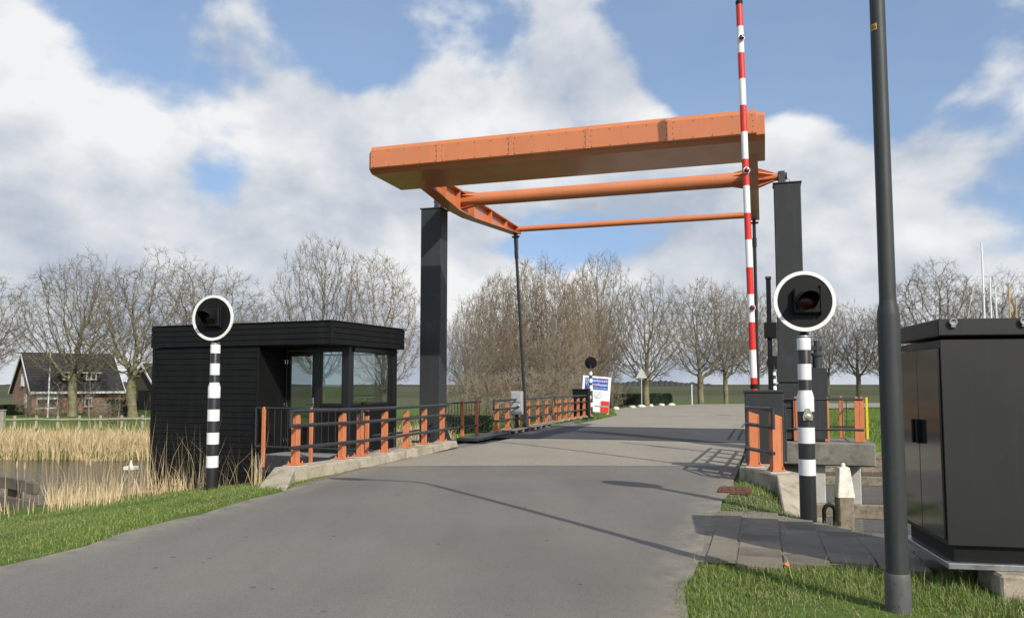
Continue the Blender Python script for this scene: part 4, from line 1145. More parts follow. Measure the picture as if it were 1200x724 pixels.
part('eave_gutter', MB().box((L_ / 2, -.50, He - .14), (L_ + .7, .16, .22)), 'house_white', rf)
for x in (-.29, L_ + .29):
    part('barge_board', MB().hexa([(x - .03, -.46, He - .42), (x + .03, -.46, He - .42), (x + .03, Dp / 2, Hr - .12), (x - .03, Dp / 2, Hr - .12), (x - .03, -.46, He - .14), (x + .03, -.46, He - .14), (x + .03, Dp / 2, Hr + .16), (x - .03, Dp / 2, Hr + .16)]), 'house_white', rf)
    part('barge_board', MB().hexa([(x - .03, Dp + .46, He - .42), (x + .03, Dp + .46, He - .42), (x + .03, Dp / 2, Hr - .12), (x - .03, Dp / 2, Hr - .12), (x - .03, Dp + .46, He - .14), (x + .03, Dp + .46, He - .14), (x + .03, Dp / 2, Hr + .16), (x - .03, Dp / 2, Hr + .16)]), 'house_white', rf)
def hwin(name, c, w, h, axis, bars=1, blind=False):
    c = Vector(c); ux = Vector((1, 0, 0)) if axis == 'x' else Vector((0, 1, 0)); nn_ = Vector((0, -1, 0)) if axis == 'x' else Vector((-1, 0, 0))
    def bx(m_, cu, cz, wu, hz_, o, d_):
        cc = c + ux * cu + Vector((0, 0, cz)) + nn_ * o
        m_.box(cc, (wu, d_, hz_) if axis == 'x' else (d_, wu, hz_))
    f = MB()
    for s in (-1, 1): bx(f, s * (w / 2 - .05), 0, .10, h, .03, .10); bx(f, 0, s * (h / 2 - .05), w - .2, .10, .03, .10)
    for k in range(bars): bx(f, -w / 2 + w * (k + 1) / (bars + 1), 0, .06, h - .2, .03, .08)
    wn = part(name, f, 'house_white', house)
    g = MB(); bx(g, 0, 0, w - .18, h - .18, .005, .03); part('pane', g, 'house_glass', wn)
    s_ = MB(); bx(s_, 0, -h / 2 - .04, w + .2, .08, .06, .18); part('sill', s_, 'house_white', wn)
    if blind:
        b_ = MB(); bx(b_, 0, h / 2 - .28, w - .16, .42, .09, .04); part('blind', b_, 'house_white', wn)
hwin('window', (1.35, 0, 1.25), 1.9, 1.35, 'x', 0, True)
hwin('window', (5.1, 0, 1.3), .75, 1.25, 'x', 0, True)
hwin('window', (0, 2.1, 1.3), .8, 1.3, 'y', 1)
hwin('window', (0, 3.4, 3.4), .95, 1.15, 'y', 1)
for x in (3.3, 5.4):
    dm = part('dormer', MB().hexa([(x - .75, .35, 3.35), (x + .75, .35, 3.35), (x + .75, 1.2, 3.6), (x - .75, 1.2, 3.6), (x - .75, .30, 4.05), (x + .75, .30, 4.05), (x + .75, 1.75, 4.2), (x - .75, 1.75, 4.2)]), 'roof_tile', rf)
    part('dormer_edge', MB().box((x, .34, 4.12), (1.9, .55, .10)), 'house_white', dm)
    m = MB()
    for xx in (-.45, 0, .45): m.box((x + xx, .30, 3.72), (.09, .06, .56))
    m.box((x, .30, 3.43), (1.1, .06, .09))
    part('dormer_frame', m, 'house_white', dm)
    part('pane', MB().box((x, .325, 3.72), (.9, .03, .5)), 'house_glass', dm)
an_ = part('annex', MB().box((L_ + .6, 1.6, 1.0), (1.2, 3.0, 2.0)), 'brick', house)
part('annex_roof', MB().box((L_ + .65, 1.5, 2.06), (1.5, 3.5, .14)), 'house_white', an_)
p = at(56, 488, 70)
root = thing('flagpole', 'white flagpole standing in front of the brick house', 'flagpole', (p.x, p.y, hz(p.x, p.y)))
part('pole', MB().lathe([(.075, -.1), (.06, 3), (.045, 5.45)], 10), 'house_white', root)
part('pole_knob', MB().lathe([(.03, 5.44), (.08, 5.5), (.08, 5.56), (.02, 5.62)], 10), 'house_white', root)
p = at(198, 480, 92)
root = thing('barn', 'dark barn with pale barge boards half hidden behind the cabin', 'barn', (p.x, p.y, hz(p.x, p.y)), R(50))
part('wall', MB().extrude([(-3, -4, 0), (-3, 4, 0), (-3, 4, 1.8), (-3, 0, 5), (-3, -4, 1.8)], (7, 0, 0)), 'wood_dark', root)
for s in (-1, 1):
    r_ = part('roof', MB().hexa([(-3.3, 4.4 * s, 1.5), (4.3, 4.4 * s, 1.5), (4.3, 0, 5.1), (-3.3, 0, 5.1), (-3.3, 4.4 * s, 1.65), (4.3, 4.4 * s, 1.65), (4.3, 0, 5.25), (-3.3, 0, 5.25)]), 'roof_tile', root)
    part('barge_board', MB().hexa([(-3.4, 4.45 * s, 1.35), (-3.32, 4.45 * s, 1.35), (-3.32, 0, 4.95), (-3.4, 0, 4.95), (-3.4, 4.45 * s, 1.6), (-3.32, 4.45 * s, 1.6), (-3.32, 0, 5.25), (-3.4, 0, 5.25)]), 'house_white', r_)
part('door', MB().box((-3.04, 0, 1.1), (.06, 2.4, 2.2)), 'signal_black', root)

# post and rail fence before the house
p0_, p1_ = at(-60, 500, 52), at(215, 500, 54)
root = thing('field_fence', 'low weathered post-and-rail fence behind the golden reed bank', 'fence', (p0_.x, p0_.y, -1.3))
n = 12
POSTM = mesh_of('fence_post', MB().box((0, 0, .35), (.16, .16, .95)), 'wood_fence', bev=.01)
for k in range(n):
    q_ = p0_.lerp(p1_, k / (n - 1)); link('post', POSTM, root, (q_.x - p0_.x, q_.y - p0_.y, 0), k * .1)
for k in range(n - 1):
    a_, b_ = p0_.lerp(p1_, k / (n - 1)), p0_.lerp(p1_, (k + 1) / (n - 1))
    part('rail', MB().tube([(a_.x - p0_.x, a_.y - p0_.y - .1, .58 + random.uniform(-.03, .03)), (b_.x - p0_.x, b_.y - p0_.y - .1, .58 + random.uniform(-.03, .03))], .07, 6), 'wood_fence', root)
p = at(2, 500, 50)
root = thing('gate_post', 'thick pale wooden gate post at the end of the field fence', 'post', (p.x, p.y, -1.3))
part('post_body', MB().box((0, 0, .55), (.30, .30, 1.35)), 'wood_fence', root, bev=.03)
part('post_cap', MB().extrude([(-.18, -.18, 1.23), (.18, -.18, 1.23), (.18, .18, 1.23), (-.18, .18, 1.23)], (0, 0, .08)), 'wood_fence', root, bev=.02)

# ------------------------------------------------------------------ timber in the canal
def mooring(label, px, py_top, D, w, cap_h, knob, flat=False):
    p = at(px, py_top, D); zt = p.z
    root = thing('mooring_post', label, 'mooring post', (p.x, p.y, -2.2), -A + R(12))
    h = zt + 2.2
    part('post_shaft', MB().extrude([(-w * .42, -w * .42, 0), (w * .42, -w * .42, 0), (w * .42, w * .42, 0), (-w * .42, w * .42, 0)], (0, 0, h - cap_h)), 'wood_weathered', root, bev=.025)
    t_, z0 = (.60 if not flat else 1.0), h - cap_h
    a_, b_ = w * .47, w * .47 * t_
    part('white_cap', MB().hexa([(-a_, -a_, z0 - .02), (a_, -a_, z0 - .02), (a_, a_, z0 - .02), (-a_, a_, z0 - .02), (-b_, -b_, h), (b_, -b_, h), (b_, b_, h), (-b_, b_, h)]), 'mooring_white', root, bev=.012)
    if knob: part('cap_knob', MB().lathe([(.05, h - .01), (.035, h + .05), (.02, h + knob)], 10), 'mooring_white', root)
    return root
mooring('weathered mooring post with tapered white cap beside the striped signal pole', 988, 547, 14.0, .31, .50, .07)
mooring('squat white-capped mooring post at the foot of the far timber bank', 997, 541, 24.5, .42, .42, 0, True)
mooring('mooring post with flat white cap among the reeds left of the black cabin', 153.5, 546, 19.5, .27, .07, .14, True)

def fender(name, label, a_, b_, hs, th, w, posts, material, group=None, cat='fender'):
    a_, b_ = Vector(a_), Vector(b_); d = (b_ - a_); d.z = 0; ln = d.length; rz = math.atan2(d.y, d.x)
    root = thing(name, label, cat, (a_.x, a_.y, -2.2), rz, group)
    for i, h in enumerate(hs):
        x = 0.0
        while x < ln - .1:
            seg = min(random.uniform(2.6, 3.6), ln - x)
            part('board', MB().box((x + seg / 2, random.uniform(-.012, .012), h + 2.2 + random.uniform(-.015, .015)), (seg - .02, w, th), m=Matrix.Rotation(random.uniform(-.006, .006), 3, 'Y')), material, root, bev=.012)
            x += seg
    for k in range(posts):
        x = ln * (k + .5) / posts
        part('pile', MB().box((x, w / 2 + .10, (hs[0] + 2.2) / 2), (.2, .18, hs[0] + 2.2 + .04)), material, root, bev=.02)
    return root
fender('fender_fence', 'dark three-board timber fender fence standing among the near reeds', (-18.5, 21.5, 0), (-8.45, 14.3, 0), (-.24, -.60, -1.0), .21, .10, 5, 'wood_fender', cat='fence')
fender('fender_beam', 'long weathered fender timber low over the water beside the tapered mooring post', (5.9, 17.6, 0), (12, 15.8, 0), (-1.10,), .28, .22, 1, 'wood_weathered')
fender('fender_beam', 'pale weathered fender timber along the far side of the canal', (8.8, 23.2, 0), (16, 21.6, 0), (-1.15,), .24, .2, 1, 'wood_weathered')
fender('bank_revetment', 'brown timber sheet wall holding up the far grassy bank', (7.5, 29.8, 0), (40, 27.3, 0), (-1.02, -1.3, -1.55), .26, .12, 14, 'wood_weathered', cat='revetment')
p = at(972, 597, 13.4)
root = thing('bent_pipe', 'small black bent pipe beside the tapered mooring post', 'pipe', (p.x, p.y, -1.7))
z = p.z + 1.7
part('pipe', MB().tube([(-.09, 0, 0)] + [(-.09 * math.cos(k * math.pi / 8), 0, z - .02 + .10 * math.sin(k * math.pi / 8)) for k in range(9)] + [(.09, 0, 0)], .035, 10), 'signal_black', root)

# ------------------------------------------------------------------ sailing boats behind the cabinet
def boat(label, px, D, top_py, material, lean=0.0, stays=True):
    p = at(px, 470, D); zt = at(px, top_py, D).z
    root = thing('sailing_boat', label, 'boat', (p.x, p.y, -1.55), R(20))
    m = MB(); st_ = [(-3.6, .5, .7), (-2, 1.1, .75), (0, 1.25, .8), (2, .95, .9), (3.8, .05, 1.1)]
    for x, hw, zz in st_: m.v += [(x, -hw, zz), (x, -hw * .7, -.2), (x, hw * .7, -.2), (x, hw, zz)]
    for i in range(4): m.f += [(i * 4 + k, i * 4 + (k + 1) % 4, i * 4 + 4 + (k + 1) % 4, i * 4 + 4 + k) for k in range(4)]
    m.f += [(0, 1, 2, 3), (19, 18, 17, 16)]
    part('hull', m, 'boat_hull', root)
    part('coachroof', MB().hexa([(-1.4, -.7, .75), (1.6, -.6, .8), (1.6, .6, .8), (-1.4, .7, .75), (-1.3, -.6, 1.2), (1.2, -.45, 1.15), (1.2, .45, 1.15), (-1.3, .6, 1.2)]), 'boat_hull', root, bev=.04)
    h = zt + 1.55
    ms = part('mast', MB().tube([(.4, 0, .8), (.4 + lean, 0, h)], [.085, .06], 10), material, root)
    if stays:
        part('spreader', MB().tube([(.4, -.7, h * .72), (.4, .7, h * .72)], .02, 6), material, ms)
        part('forestay', MB().tube([(.4 + lean, 0, h * .98), (3.7, 0, 1.1)], .012, 5), 'mast_white', ms)
        part('backstay', MB().tube([(.4 + lean, 0, h * .98), (-3.5, 0, .75)], .012, 5), 'mast_white', ms)
    part('boom', MB().tube([(.4, 0, 1.6), (-2.8, 0, 1.7)], .05, 8), material, root)
boat('sailing boat with the tallest white mast behind the electrical cabinet', 1153, 58, 284, 'mast_white', .05)
boat('sailing boat with a slim white mast next to the tallest mast', 1162, 66, 325, 'mast_white', .0, False)
boat('sailing boat with a short thin white mast between slim mast and wooden masts', 1168.5, 70, 336, 'mast_white', .0, False)
boat('sailing boat with a taller varnished wooden mast', 1184, 62, 333, 'mast_wood', .0, False)
boat('sailing boat with a shorter varnished wooden mast beyond the taller one', 1192, 69, 349, 'mast_wood', .0, False)

# ------------------------------------------------------------------ bare trees
from mathutils import kdtree
def colonize(seed, H, R_, z_lo, trunk_h, n_attr=1500, stems=1, step=.34, di=3.2, dk=.55, out=.30, flat=1.0, gnarl=.18, stem_spread=.5, up=.12):
    """space colonisation: branches grow towards points spread through the crown volume"""
    rnd = random.Random(seed); g = np.random.default_rng(seed)
    zc = z_lo + (H - z_lo) * .42; pts = []
    lobes = [(rnd.uniform(0, 6.28), rnd.uniform(-.4, .9), rnd.uniform(.10, .22)) for _ in range(9)]
    while len(pts) < n_attr:
        v = g.normal(0, 1, 3); v /= np.linalg.norm(v); r = g.random() ** out
        az = math.atan2(v[1], v[0]); bump = 1 + sum(w * math.exp(-((math.atan2(math.sin(az - a_), math.cos(az - a_)) / .7) ** 2 + ((v[2] - e_) / .4) ** 2)) for a_, e_, w in lobes) - .12
        h = (H - zc) if v[2] > 0 else (zc - z_lo)
        p = v * r * bump * np.array([R_, R_, h * flat]); p[2] += zc
        if p[2] > .3: pts.append(p)
    pts = np.array(pts)
    P, par = [], []
    for k in range(stems):
        d = Vector((rnd.gauss(0, .02), rnd.gauss(0, .02), 1)) if stems == 1 else Vector((math.cos(6.28 * k / stems) * .35, math.sin(6.28 * k / stems) * .35, 1)).normalized()
        p = Vector((0, 0, -.2)) if stems == 1 else Vector((math.cos(6.28 * k / stems) * stem_spread, math.sin(6.28 * k / stems) * stem_spread, -.2))
        P.append(p); par.append(-1)
        while p.z < trunk_h:
            p = p + (d + Vector((rnd.gauss(0, .05), rnd.gauss(0, .05), 0))) * step; P.append(p); par.append(len(P) - 2)
    if stems > 1:
        P.append(Vector((0, 0, -.35))); root_ = len(P) - 1; par.append(-1)
        par = [root_ if (q_ < 0 and i_ != root_) else q_ for i_, q_ in enumerate(par)]
    n_trunk = len(P)
    alive = list(range(len(pts))); PV = [Vector(p) for p in pts]; kids = [0] * len(P)
    near = {}                                                   # nearest node so far of each attractor
    fresh = list(range(len(P)))
    for it in range(110):
        kd = kdtree.KDTree(len(fresh))
        for q_ in fresh: kd.insert(P[q_], q_)
        kd.balance(); acc = {}; left = []
        for a_ in alive:
            co, ix, dist = kd.find(PV[a_])
            if a_ not in near or dist < near[a_][1]: near[a_] = (ix, dist)
            if near[a_][1] > dk: left.append(a_)
        alive = left
        if not alive: break
        reach = di if it > 12 else 99
        for a_ in alive:
            ix, dist = near[a_]
            if dist < reach: acc.setdefault(ix, []).append(a_)
        fresh = []
        for ix, lst in acc.items():
            if kids[ix] > 3: continue
            d = Vector((0, 0, 0))
            for a_ in lst: d += (PV[a_] - P[ix]).normalized()
            d = d.normalized() + Vector((rnd.gauss(0, 1), rnd.gauss(0, 1), rnd.gauss(0, 1))) * gnarl + Vector((0, 0, up))
            p = P[ix] + d.normalized() * step
            kids[ix] += 1; P.append(p); par.append(ix); kids.append(0); fresh.append(len(P) - 1)
        if not fresh: break
    return P, par, n_trunk, rnd

def tree_meshes(seed, bark, twig, H=12, r=.28, twigs=4, twig_len=.62, twr=.0088, tip_r=.0100, bud=.0, bud_n=2, twig_up=.25, expo=1.82, **kw):
    P, par, n_trunk, rnd = colonize(seed, H=H, **kw)
    n = len(P); load = [0.0] * n; ch = [0] * n
    for i in range(n):
        if par[i] >= 0: ch[par[i]] += 1
    for i in range(n - 1, -1, -1):
        if ch[i] == 0: load[i] += 1
        if par[i] >= 0: load[par[i]] += load[i]
    for i in range(n_trunk):
        if par[i] < 0 and n_trunk > 1 and P[i].z < -.3: load[i] = max(load)
    mx = max(load)
    rad = [max(tip_r, r * (l / mx) ** (1 / expo)) for l in load]
    def seg_arrays(ids, k):
        return tube_arrays([([P[par[i]], P[i]], [rad[par[i]] if par[i] >= n_trunk or i < n_trunk else min(rad[par[i]], rad[i] * 1.35), rad[i]]) for i in ids], k)
    t_ids = [i for i in range(n_trunk) if par[i] >= 0]
    for i in t_ids:                                             # root flare
        if P[i].z < .7: rad[i] = max(rad[i], r * .95) * (1 + .35 * max(0, .7 - P[i].z))
    for i in range(n_trunk):
        if par[i] < 0: rad[i] = rad[i] * 1.25
    tv, tf = seg_arrays(t_ids, 9)
    trunk = mesh_np('trunk', tv, [tf], bark, smooth=True)
    big = [i for i in range(n_trunk, n) if rad[i] > .055]; small = [i for i in range(n_trunk, n) if rad[i] <= .055]
    vs, fs, o = [], [], 0
    n_big = 0
    if big:
        v, f = seg_arrays(big, 6); vs.append(v); fs.append(f); o += len(v); n_big = len(f)
    v, f = seg_arrays(small, 3); vs.append(v); fs.append(f + o); o += len(v)
    tw = []; tips = []
    for i in small:
        m_ = twigs if ch[i] == 0 else (2 if rnd.random() < .6 else 1)
        d0 = (P[i] - P[par[i]]).normalized()
        for _ in range(m_):
            d = (d0 + Vector((rnd.gauss(0, 1), rnd.gauss(0, 1), rnd.gauss(0, 1))) * .55 + Vector((0, 0, twig_up))).normalized()
            L_ = twig_len * rnd.uniform(.5, 1.25)
            b_ = P[i] + d * L_ * .5; d2 = (d + Vector((rnd.gauss(0, 1), rnd.gauss(0, 1), rnd.gauss(0, 1))) * .22 + Vector((0, 0, twig_up * .6))).normalized(); c_ = b_ + d2 * L_ * .5
            tw.append(([P[i], b_, c_], [twr, twr * .85, twr * .55])); tips.append(c_); tips.append(b_)
    v, f = tube_arrays(tw, 3); vs.append(v); fs.append(f + o); o += len(v)
    polys = [np.concatenate(fs)]
    if bud > 0:
        t = np.array([tuple(p) for p in tips], np.float32); t = np.repeat(t, bud_n, 0)
        g = np.random.default_rng(seed); t = t + g.normal(0, .05, t.shape)
        a_ = g.normal(0, bud, (len(t), 3)); b_ = g.normal(0, bud, (len(t), 3))
        vs.append(np.stack([t, t + a_, t + b_], 1).reshape(-1, 3)); polys.append(np.arange(len(t) * 3).reshape(-1, 3) + o)
    me = mesh_np('crown', np.concatenate(vs), polys, twig)
    me.materials.append(MATS[bark])
    mi = np.zeros(len(me.polygons), np.int32); mi[:n_big] = 1; me.polygons.foreach_set('material_index', mi)
    return trunk, me

def tube_arrays(branches, k):
    P = np.array([[tuple(p) for p in b[0]] for b in branches], np.float32); Rr = np.array([b[1] for b in branches], np.float32)
    T = np.gradient(P, axis=1); T /= np.linalg.norm(T, axis=2, keepdims=True) + 1e-9
    ref = np.where(np.abs(T[..., 2:3]) < .9, np.array([0, 0, 1.0]), np.array([1.0, 0, 0]))
    Xa = np.cross(ref, T); Xa /= np.linalg.norm(Xa, axis=2, keepdims=True) + 1e-9; Ya = np.cross(T, Xa)
    an = np.arange(k) * 2 * np.pi / k
    V_ = P[:, :, None, :] + Rr[:, :, None, None] * (Xa[:, :, None, :] * np.cos(an)[None, None, :, None] + Ya[:, :, None, :] * np.sin(an)[None, None, :, None])
    B_, n = P.shape[:2]
    i = np.arange(B_)[:, None, None] * n * k + np.arange(n - 1)[None, :, None] * k; j = np.arange(k)[None, None, :]; j2 = (np.arange(k) + 1)[None, None, :] % k
    F_ = np.stack([i + j, i + j2, i + k + j2, i + k + j], -1).reshape(-1, 4)
    return V_.reshape(-1, 3), F_

VAR = {
    'vase': tree_meshes(11, 'bark_green', 'twig', H=13, R_=5.0, z_lo=3.0, trunk_h=2.8, n_attr=2600, r=.36, dk=.46, step=.30, bud=.035),
    'vase2': tree_meshes(23, 'bark_green', 'twig', H=13, R_=5.2, z_lo=2.2, trunk_h=2.3, n_attr=2600, r=.40, dk=.46, step=.30, bud=.035),
    'round': tree_meshes(37, 'bark', 'twig', H=12, R_=4.6, z_lo=2.4, trunk_h=2.6, n_attr=2300, r=.30, dk=.44, step=.30, bud=.035),
    'round2': tree_meshes(53, 'bark', 'twig', H=12, R_=4.2, z_lo=2.8, trunk_h=3.0, n_attr=2200, r=.29, dk=.44, step=.30, bud=.035),
    'tall': tree_meshes(61, 'bark_green', 'twig', H=14, R_=3.9, z_lo=2.0, trunk_h=1.8, n_attr=2200, r=.28, dk=.42, step=.30, up=.35, twig_up=.7, bud=.035, gnarl=.12),
    'scrub': tree_meshes(71, 'bark_pale', 'twig_brown', H=10, R_=3.2, z_lo=.6, trunk_h=.9, n_attr=2400, stems=4, r=.17, step=.28, up=.16, gnarl=.28, twig_up=.40, out=.5, dk=.40, di=2.4, bud=.035, twr=.011),
    'scrub2': tree_meshes(83, 'bark_pale', 'twig_brown2', H=10, R_=3.4, z_lo=.5, trunk_h=.7, n_attr=2400, stems=5, r=.16, step=.28, up=.12, gnarl=.28, twig_up=.3, out=.5, dk=.40, di=2.4, bud=.035, twr=.011),
    'bush': tree_meshes(97, 'bark', 'twig_brown', H=4, R_=2.0, z_lo=.2, trunk_h=.3, n_attr=500, stems=5, r=.06, up=.2, step=.2, dk=.32, di=1.2, out=.5, twig_len=.45, bud=.03),
    'vase3': tree_meshes(211, 'bark_green', 'twig', H=13, R_=4.7, z_lo=2.6, trunk_h=2.5, n_attr=2300, r=.33, dk=.46, step=.30, bud=.035, gnarl=.24),
    'round3': tree_meshes(223, 'bark', 'twig', H=12, R_=4.8, z_lo=2.0, trunk_h=2.2, n_attr=2200, r=.29, dk=.45, step=.30, bud=.035, gnarl=.26, flat=.92),
    'tall2': tree_meshes(227, 'bark', 'twig_brown2', H=13, R_=3.6, z_lo=1.6, trunk_h=1.6, n_attr=2000, r=.26, dk=.44, step=.30, bud=.04, up=.2, twig_up=.3),
    'young': tree_meshes(101, 'bark_pale', 'twig', H=6, R_=.95, z_lo=1.6, trunk_h=1.9, n_attr=160, r=.07, up=.35, step=.25, dk=.3, di=1.4, twig_len=.5, twig_up=.6),
}
VH = {'vase': 13, 'vase2': 13, 'round': 12, 'round2': 12, 'tall': 14, 'scrub': 10, 'scrub2': 10, 'bush': 4, 'young': 6}
REAL = {}
for k_, (t_, c_) in VAR.items():
    z_ = np.empty(len(c_.vertices) * 3, np.float32); c_.vertices.foreach_get('co', z_); z_ = z_.reshape(-1, 3)
    REAL[k_] = (np.percentile(z_[:, 2], 99.6), np.percentile(np.abs(z_[:, 0]), 98))

def tree(kind, label, px, D, top_py, half_px, rz, name='bare_tree', group=None):
    """top_py: crown top row; half_px: half the crown width in photo pixels"""
    x = (px - 600) / FPX * D; zg = hz(x, D)
    top = at(px, top_py, D).z - zg
    sz = top / REAL[kind][0]; sx = (half_px / FPX * D) / REAL[kind][1]
    root = thing(name, label, 'tree' if name != 'bare_shrub' else 'shrub', (x, D, zg - .05), rz, group)
    root.scale = (sx, sx, sz)
    t_, c_ = VAR[kind]
    link('trunk', t_, root); link('crown', c_, root)
    return root
T = tree
T('vase', 'bare tree with pale twigs at the outermost end of the row before the brick house', -42, 66, 322, 64, .3)
T('vase2', 'bare tree whose mossy trunk stands right in front of the brick house', 88, 70, 298, 66, 1.2)
T('vase3', 'bare mossy-trunked tree between the brick house and the black cabin', 158, 69, 294, 66, 2.4)
T('round', 'bare rounded tree rising directly behind the cabin beyond the left signal disc', 236, 76, 313, 62, .9)
T('round2', 'lower bare tree behind the middle of the cabin roof', 305, 84, 350, 44, 2.0)
T('tall', 'tall upswept bare tree behind the roof corner of the cabin', 378, 66, 281, 52, .4)
T('tall2', 'brownish dense bare tree close to the western tower behind the cabin', 450, 62, 298, 44, 1.6, name='bare_tree')
T('round2', 'thin pale bare tree just behind the western tower', 548, 52, 352, 30, 2.2)
SH = 'dense brown bare willow in the thicket behind the western deck railing'
for k, (px, D, top, half, kd) in enumerate(((560, 62, 330, 34, 'scrub'), (584, 60, 322, 36, 'scrub2'), (612, 61, 306, 40, 'scrub'), (640, 59, 304, 42, 'scrub2'), (664, 58, 318, 40, 'scrub'), (684, 64, 322, 34, 'scrub2'), (600, 55, 372, 34, 'scrub2'), (652, 54, 378, 36, 'scrub'), (705, 66, 352, 26, 'scrub'))):
    T(kd, SH, px, D, top, half, .7 * k, name='bare_willow', group='willows in the thicket')
T('tall', 'taller fine-twigged bare tree at the edge of the willow thicket', 702, 70, 297, 42, 2.9)
BU = 'low brown bare bush at the foot of the willow thicket'
for k, (px, D, top, half) in enumerate(((546, 47, 432, 24), (575, 46, 436, 26), (610, 47, 428, 28), (645, 49, 430, 28), (716, 58, 446, 14), (728, 69, 450, 16))):
    T('bush', BU, px, D, top, half, .9 * k, name='bare_shrub', group='bushes below the thicket')
T('vase2', 'thick-trunked bare tree beside the triangular sign and the clipped hedge', 757, 64, 325, 52, .2)
T('round', 'bare tree between the marker post and the clipped hedge, second in the far row', 820, 72, 329, 46, 1.9)
T('round3', 'bare tree third in the far row, left of the raised barrier boom', 850, 76, 336, 44, .6)
T('round', 'bare tree directly behind the raised barrier boom in the far row', 884, 80, 345, 38, 2.7)
T('vase3', 'bare tree hidden in part by the eastern tower in the far row', 928, 82, 350, 36, 1.4)
T('round3', 'slim bare tree next to the eastern tower in the far row', 969, 82, 352, 34, 3.4)
T('round2', 'bare tree between the eastern tower and the street lamp post', 1004, 84, 353, 36, 4.4)
T('round', 'bare tree half hidden by the street lamp post', 1040, 90, 356, 34, 5.2)
T('vase', 'broad bare tree behind the near corner of the electrical cabinet', 1093, 76, 311, 66, 3.9)
T('vase2', 'broad bare tree behind the boat masts', 1168, 84, 322, 62, 5.5)
T('round3', 'bare tree beyond the outer end of the electrical cabinet', 1235, 80, 326, 60, .5)
for k, (px, D, top, half) in enumerate(((40, 71, 458, 15), (118, 66, 466, 13), (62, 68, 470, 12), (128, 60, 470, 14))):
    T('bush', 'low brown bare bush in the garden of the brick house', px, D, top, half, 1.3 * k, name='bare_shrub', group='garden bushes by the house')
YT = 'young thin bare tree planted along the fence by the brick house'
for k, (px, D, top) in enumerate(((108, 60, 430), (141, 58, 448), (70, 62, 445))):
    T('young', YT, px, D, top, 11, k * 2.0, name='young_tree', group='young trees by the fence')

# clipped evergreen hedges built of leaves
def leaf_box(n, sx, sy, sz, size, seed):
    g = np.random.default_rng(seed)
    p = np.stack([g.uniform(-.5, .5, n) * sx, g.uniform(-.5, .5, n) * sy, g.uniform(0, 1, n) ** .8 * sz], 1)
    f = g.integers(0, 4, n)                                   # push most leaves to the surface
    p[f == 0, 2] = sz * g.uniform(.9, 1.06, (f == 0).sum()); p[f == 1, 1] = -.5 * sy * g.uniform(.88, 1.08, (f == 1).sum()); m_ = f == 2; p[m_, 0] = np.sign(p[m_, 0]) * .5 * sx * g.uniform(.92, 1.04, m_.sum())
    a_ = g.normal(0, 1, (n, 3)); a_ /= np.linalg.norm(a_, axis=1, keepdims=True); b_ = np.cross(a_, g.normal(0, 1, (n, 3))); b_ /= np.linalg.norm(b_, axis=1, keepdims=True)
    s_ = g.uniform(.6, 1.3, (n, 1)) * size
    v = np.stack([p - a_ * s_, p + b_ * s_ * .5, p + a_ * s_, p - b_ * s_ * .5], 1).reshape(-1, 3)
    return v, np.arange(n * 4).reshape(-1, 4)
def hedge(label, px, D, w, d, h, seed):
    x = (px - 600) / FPX * D; root = thing('clipped_hedge', label, 'hedge', (x, D, hz(x, D)), R(-6))
    v, f = leaf_box(9000, w, d, h, .055, seed); link('leaves', mesh_np('leaves', v, [f], 'hedge_leaf'), root)
    part('hedge_core', MB().box((0, 0, h * .46), (w * .94, d * .9, h * .92)), 'hedge_leaf', root)
hedge('dark clipped evergreen hedge beside the thick-trunked tree at the far road bend', 750, 66.5, 5.0, 1.2, 1.5, 5)
hedge('dark evergreen hedge beside the brick house annex', 146, 75, 2.6, 1.0, 1.4, 6)
hedge('low dark evergreen hedge behind the western tower', 548, 44, 2.6, .8, .9, 8)
hedge('dark garden hedge beside the gable of the brick house', 14, 76, 2.4, 1.0, .9, 9)

# ------------------------------------------------------------------ grass and reeds (stuff)
def blades(name, label, xy, h, w, lean, cols, material, seed, cat=None, zoff=0.0, bend=.5, patchy=False):
    g = np.random.default_rng(seed); n = len(xy)
    z = height(xy[:, 0], xy[:, 1]) + zoff
    hh = h[0] * np.exp(g.normal(0, h[1], n)); an = g.uniform(0, 2 * np.pi, n); la = g.uniform(0, 2 * np.pi, n); ll = np.abs(g.normal(0, lean, n)) * hh
    patch = .5 + .25 * np.sin(xy[:, 0] * 2.3 + 1.3 * np.sin(xy[:, 1] * 1.9)) + .25 * np.sin(xy[:, 1] * 3.1 + 1.1 * np.sin(xy[:, 0] * 2.7))
    hh = hh * (.62 + .85 * patch ** 1.5) if patchy else hh
    wx, wy = np.cos(an) * w * g.uniform(.6, 1.3, n), np.sin(an) * w * g.uniform(.6, 1.3, n)
    dx, dy = np.cos(la) * ll, np.sin(la) * ll
    base = np.stack([xy[:, 0], xy[:, 1], z - .01], 1); o = np.stack([wx, wy, 0 * wx], 1)
    mid = base + np.stack([dx * (.5 - bend * .35), dy * (.5 - bend * .35), hh * .58], 1); tip = base + np.stack([dx, dy, hh * np.sqrt(np.clip(1 - (ll / hh) ** 2 * .5, .2, 1))], 1)
    v = np.stack([base - o, base + o, mid + o * .75, mid - o * .75, tip], 1).reshape(-1, 3)
    i = np.arange(n)[:, None] * 5
    quads = i + np.array([[0, 1, 2, 3]]); tris = i + np.array([[3, 2, 4]])
    cols = np.asarray(cols); c = cols[g.integers(0, len(cols), n)] * g.uniform(.75, 1.25, (n, 1))
    if patchy:
        dry = (g.random(n) < .10 + .22 * (patch < .3)); c[dry] = np.array([.27, .235, .12]) * g.uniform(.7, 1.2, (dry.sum(), 1))
    c = np.repeat(c, 5, 0)
    return tag(link(name, mesh_np(name, v, [quads, tris], material, col=c)), label, cat, kind='stuff')
